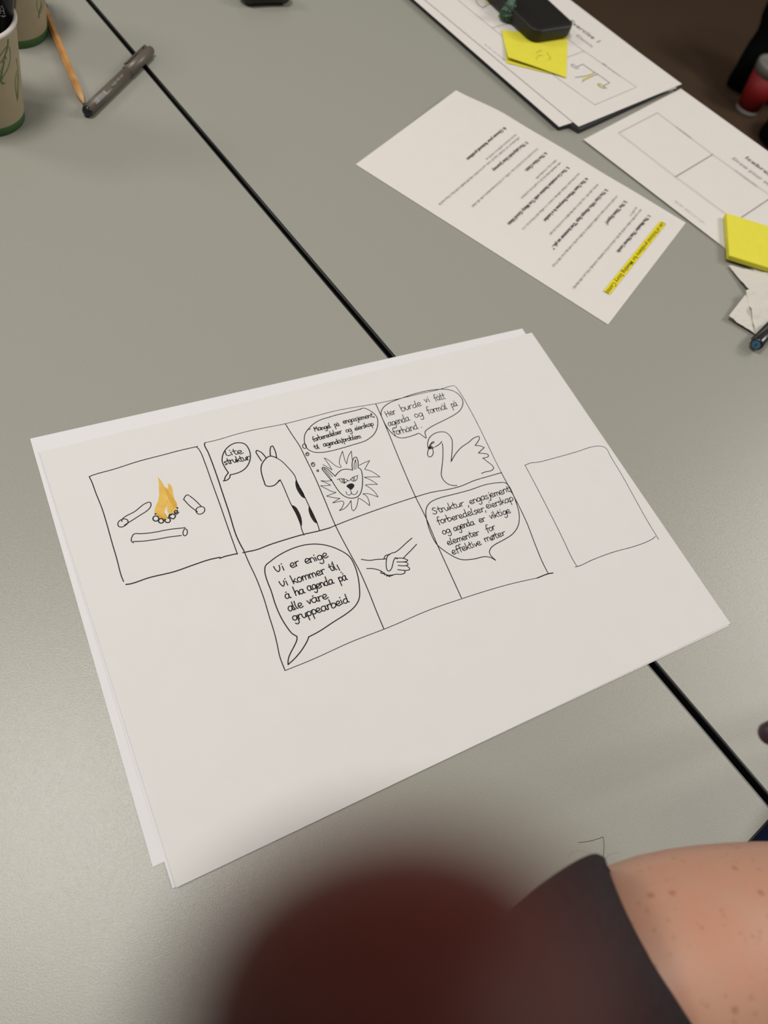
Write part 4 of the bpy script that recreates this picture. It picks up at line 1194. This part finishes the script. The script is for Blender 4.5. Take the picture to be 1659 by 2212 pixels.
loft(bm, [(hipc + Vector((0, -0.02, -0.06)), Vector((0.15, 0, 0)), Vector((0, 0.11, 0))), (hipc, Vector((0.175, 0, 0)), Vector((0, 0.125, 0))), (hipc + Vector((0, 0.01, 0.05)), Vector((0.165, 0, 0)), Vector((0, 0.12, 0)))], n=28)
obj('jeans', bm, M['jeans'], proot, True)
# fine arm hairs curling over the table
bm = bmesh.new()
HX = lambda x, y: dep(1220 + x / 8.295, 1780 + y / 8.295, 0.33)
for ln in ([(80,600),(100,540),(170,495),(300,485),(420,505),(560,580)], [(735,640),(745,600),(790,555),(880,525),(990,505)]):
    ribbon(bm, [HX(*p) for p in ln], 0.00011, up=-FW)
obj('arm_hair', bm, M['hair'], proot)
# dark plum pen held out of frame, its end just inside the right edge
root = empty('pen', HA); tag(root, 'dark plum pen end just inside the right edge, above the seam', 'pen')
q0 = dep(1654, 1588, 0.31); q1 = HA + hd * 0.045 + Vector((0.0, 0, 0.012))
bm = bmesh.new(); add_lathe(bm, q0, q1 - q0, [(0, 0.0018), (0.0008, 0.0036), (0.003, 0.0048), (0.012, 0.0052), ((q1 - q0).length, 0.0045)], n=20); fix(bm)
obj('barrel', bm, M['plum'], root, True)

# ------------------------------------------------------------------ photographer's fingertip right in front of the lens
froot = empty('person', CAM + DN * 0.05)
tag(froot, 'dark red blurred fingertip of the photographer covering the bottom of the view', 'person')
def CL(x, y, z):      # mm: right, down, forward of the lens
    return CAM + RT * (x / 1000) + DN * (y / 1000) + FW * (z / 1000)
fv = [CL(-0.5, 7.6, 17.2), CL(0.3, 13.2, 17.5), CL(4.2, 28, 17.2), CL(8, 54, 17), CL(16, 80, 22), CL(32, 112, 24), CL(54, 175, 8)]
frad = [0.0054, 0.0062, 0.0076, 0.0082, 0.0095, 0.016, 0.022]
fe = [(i, i + 1) for i in range(len(fv) - 1)]
skin_chain('finger', fv, fe, frad, M['finger'], froot, 3, 3)

# the photographer's phone: its lens is the viewpoint, the unseen body behind it is added to shade the fingertip
proot2 = empty('phone', CAM - FW * 0.006)
tag(proot2, 'black phone the photographer holds above the table, unseen, added to shade the fingertip', 'phone')
def slab(z0, z1, ins, m, name):
    bm = bmesh.new(); rings = []
    for z_, i_ in ((z0, ins + 0.001), (z0 + 0.001, ins), (z1 - 0.001, ins), (z1, ins + 0.001)):
        rings.append([bm.verts.new(CAM + RT * (x - 0.058) + DN * (y - 0.014) - FW * z_) for x, y in rrect(0.072, 0.147, 0.012, inset=i_)])
    n = len(rings[0])
    for a_, b_ in zip(rings, rings[1:]):
        for k in range(n): bm.faces.new((a_[k], a_[(k + 1) % n], b_[(k + 1) % n], b_[k]))
    bm.faces.new(rings[0][::-1]); bm.faces.new(rings[-1]); fix(bm)
    return obj(name, bm, m, proot2)
slab(0.003, 0.011, 0.0, M['black_matte'], 'case')
slab(0.0112, 0.0122, 0.002, M['screen'], 'screen')
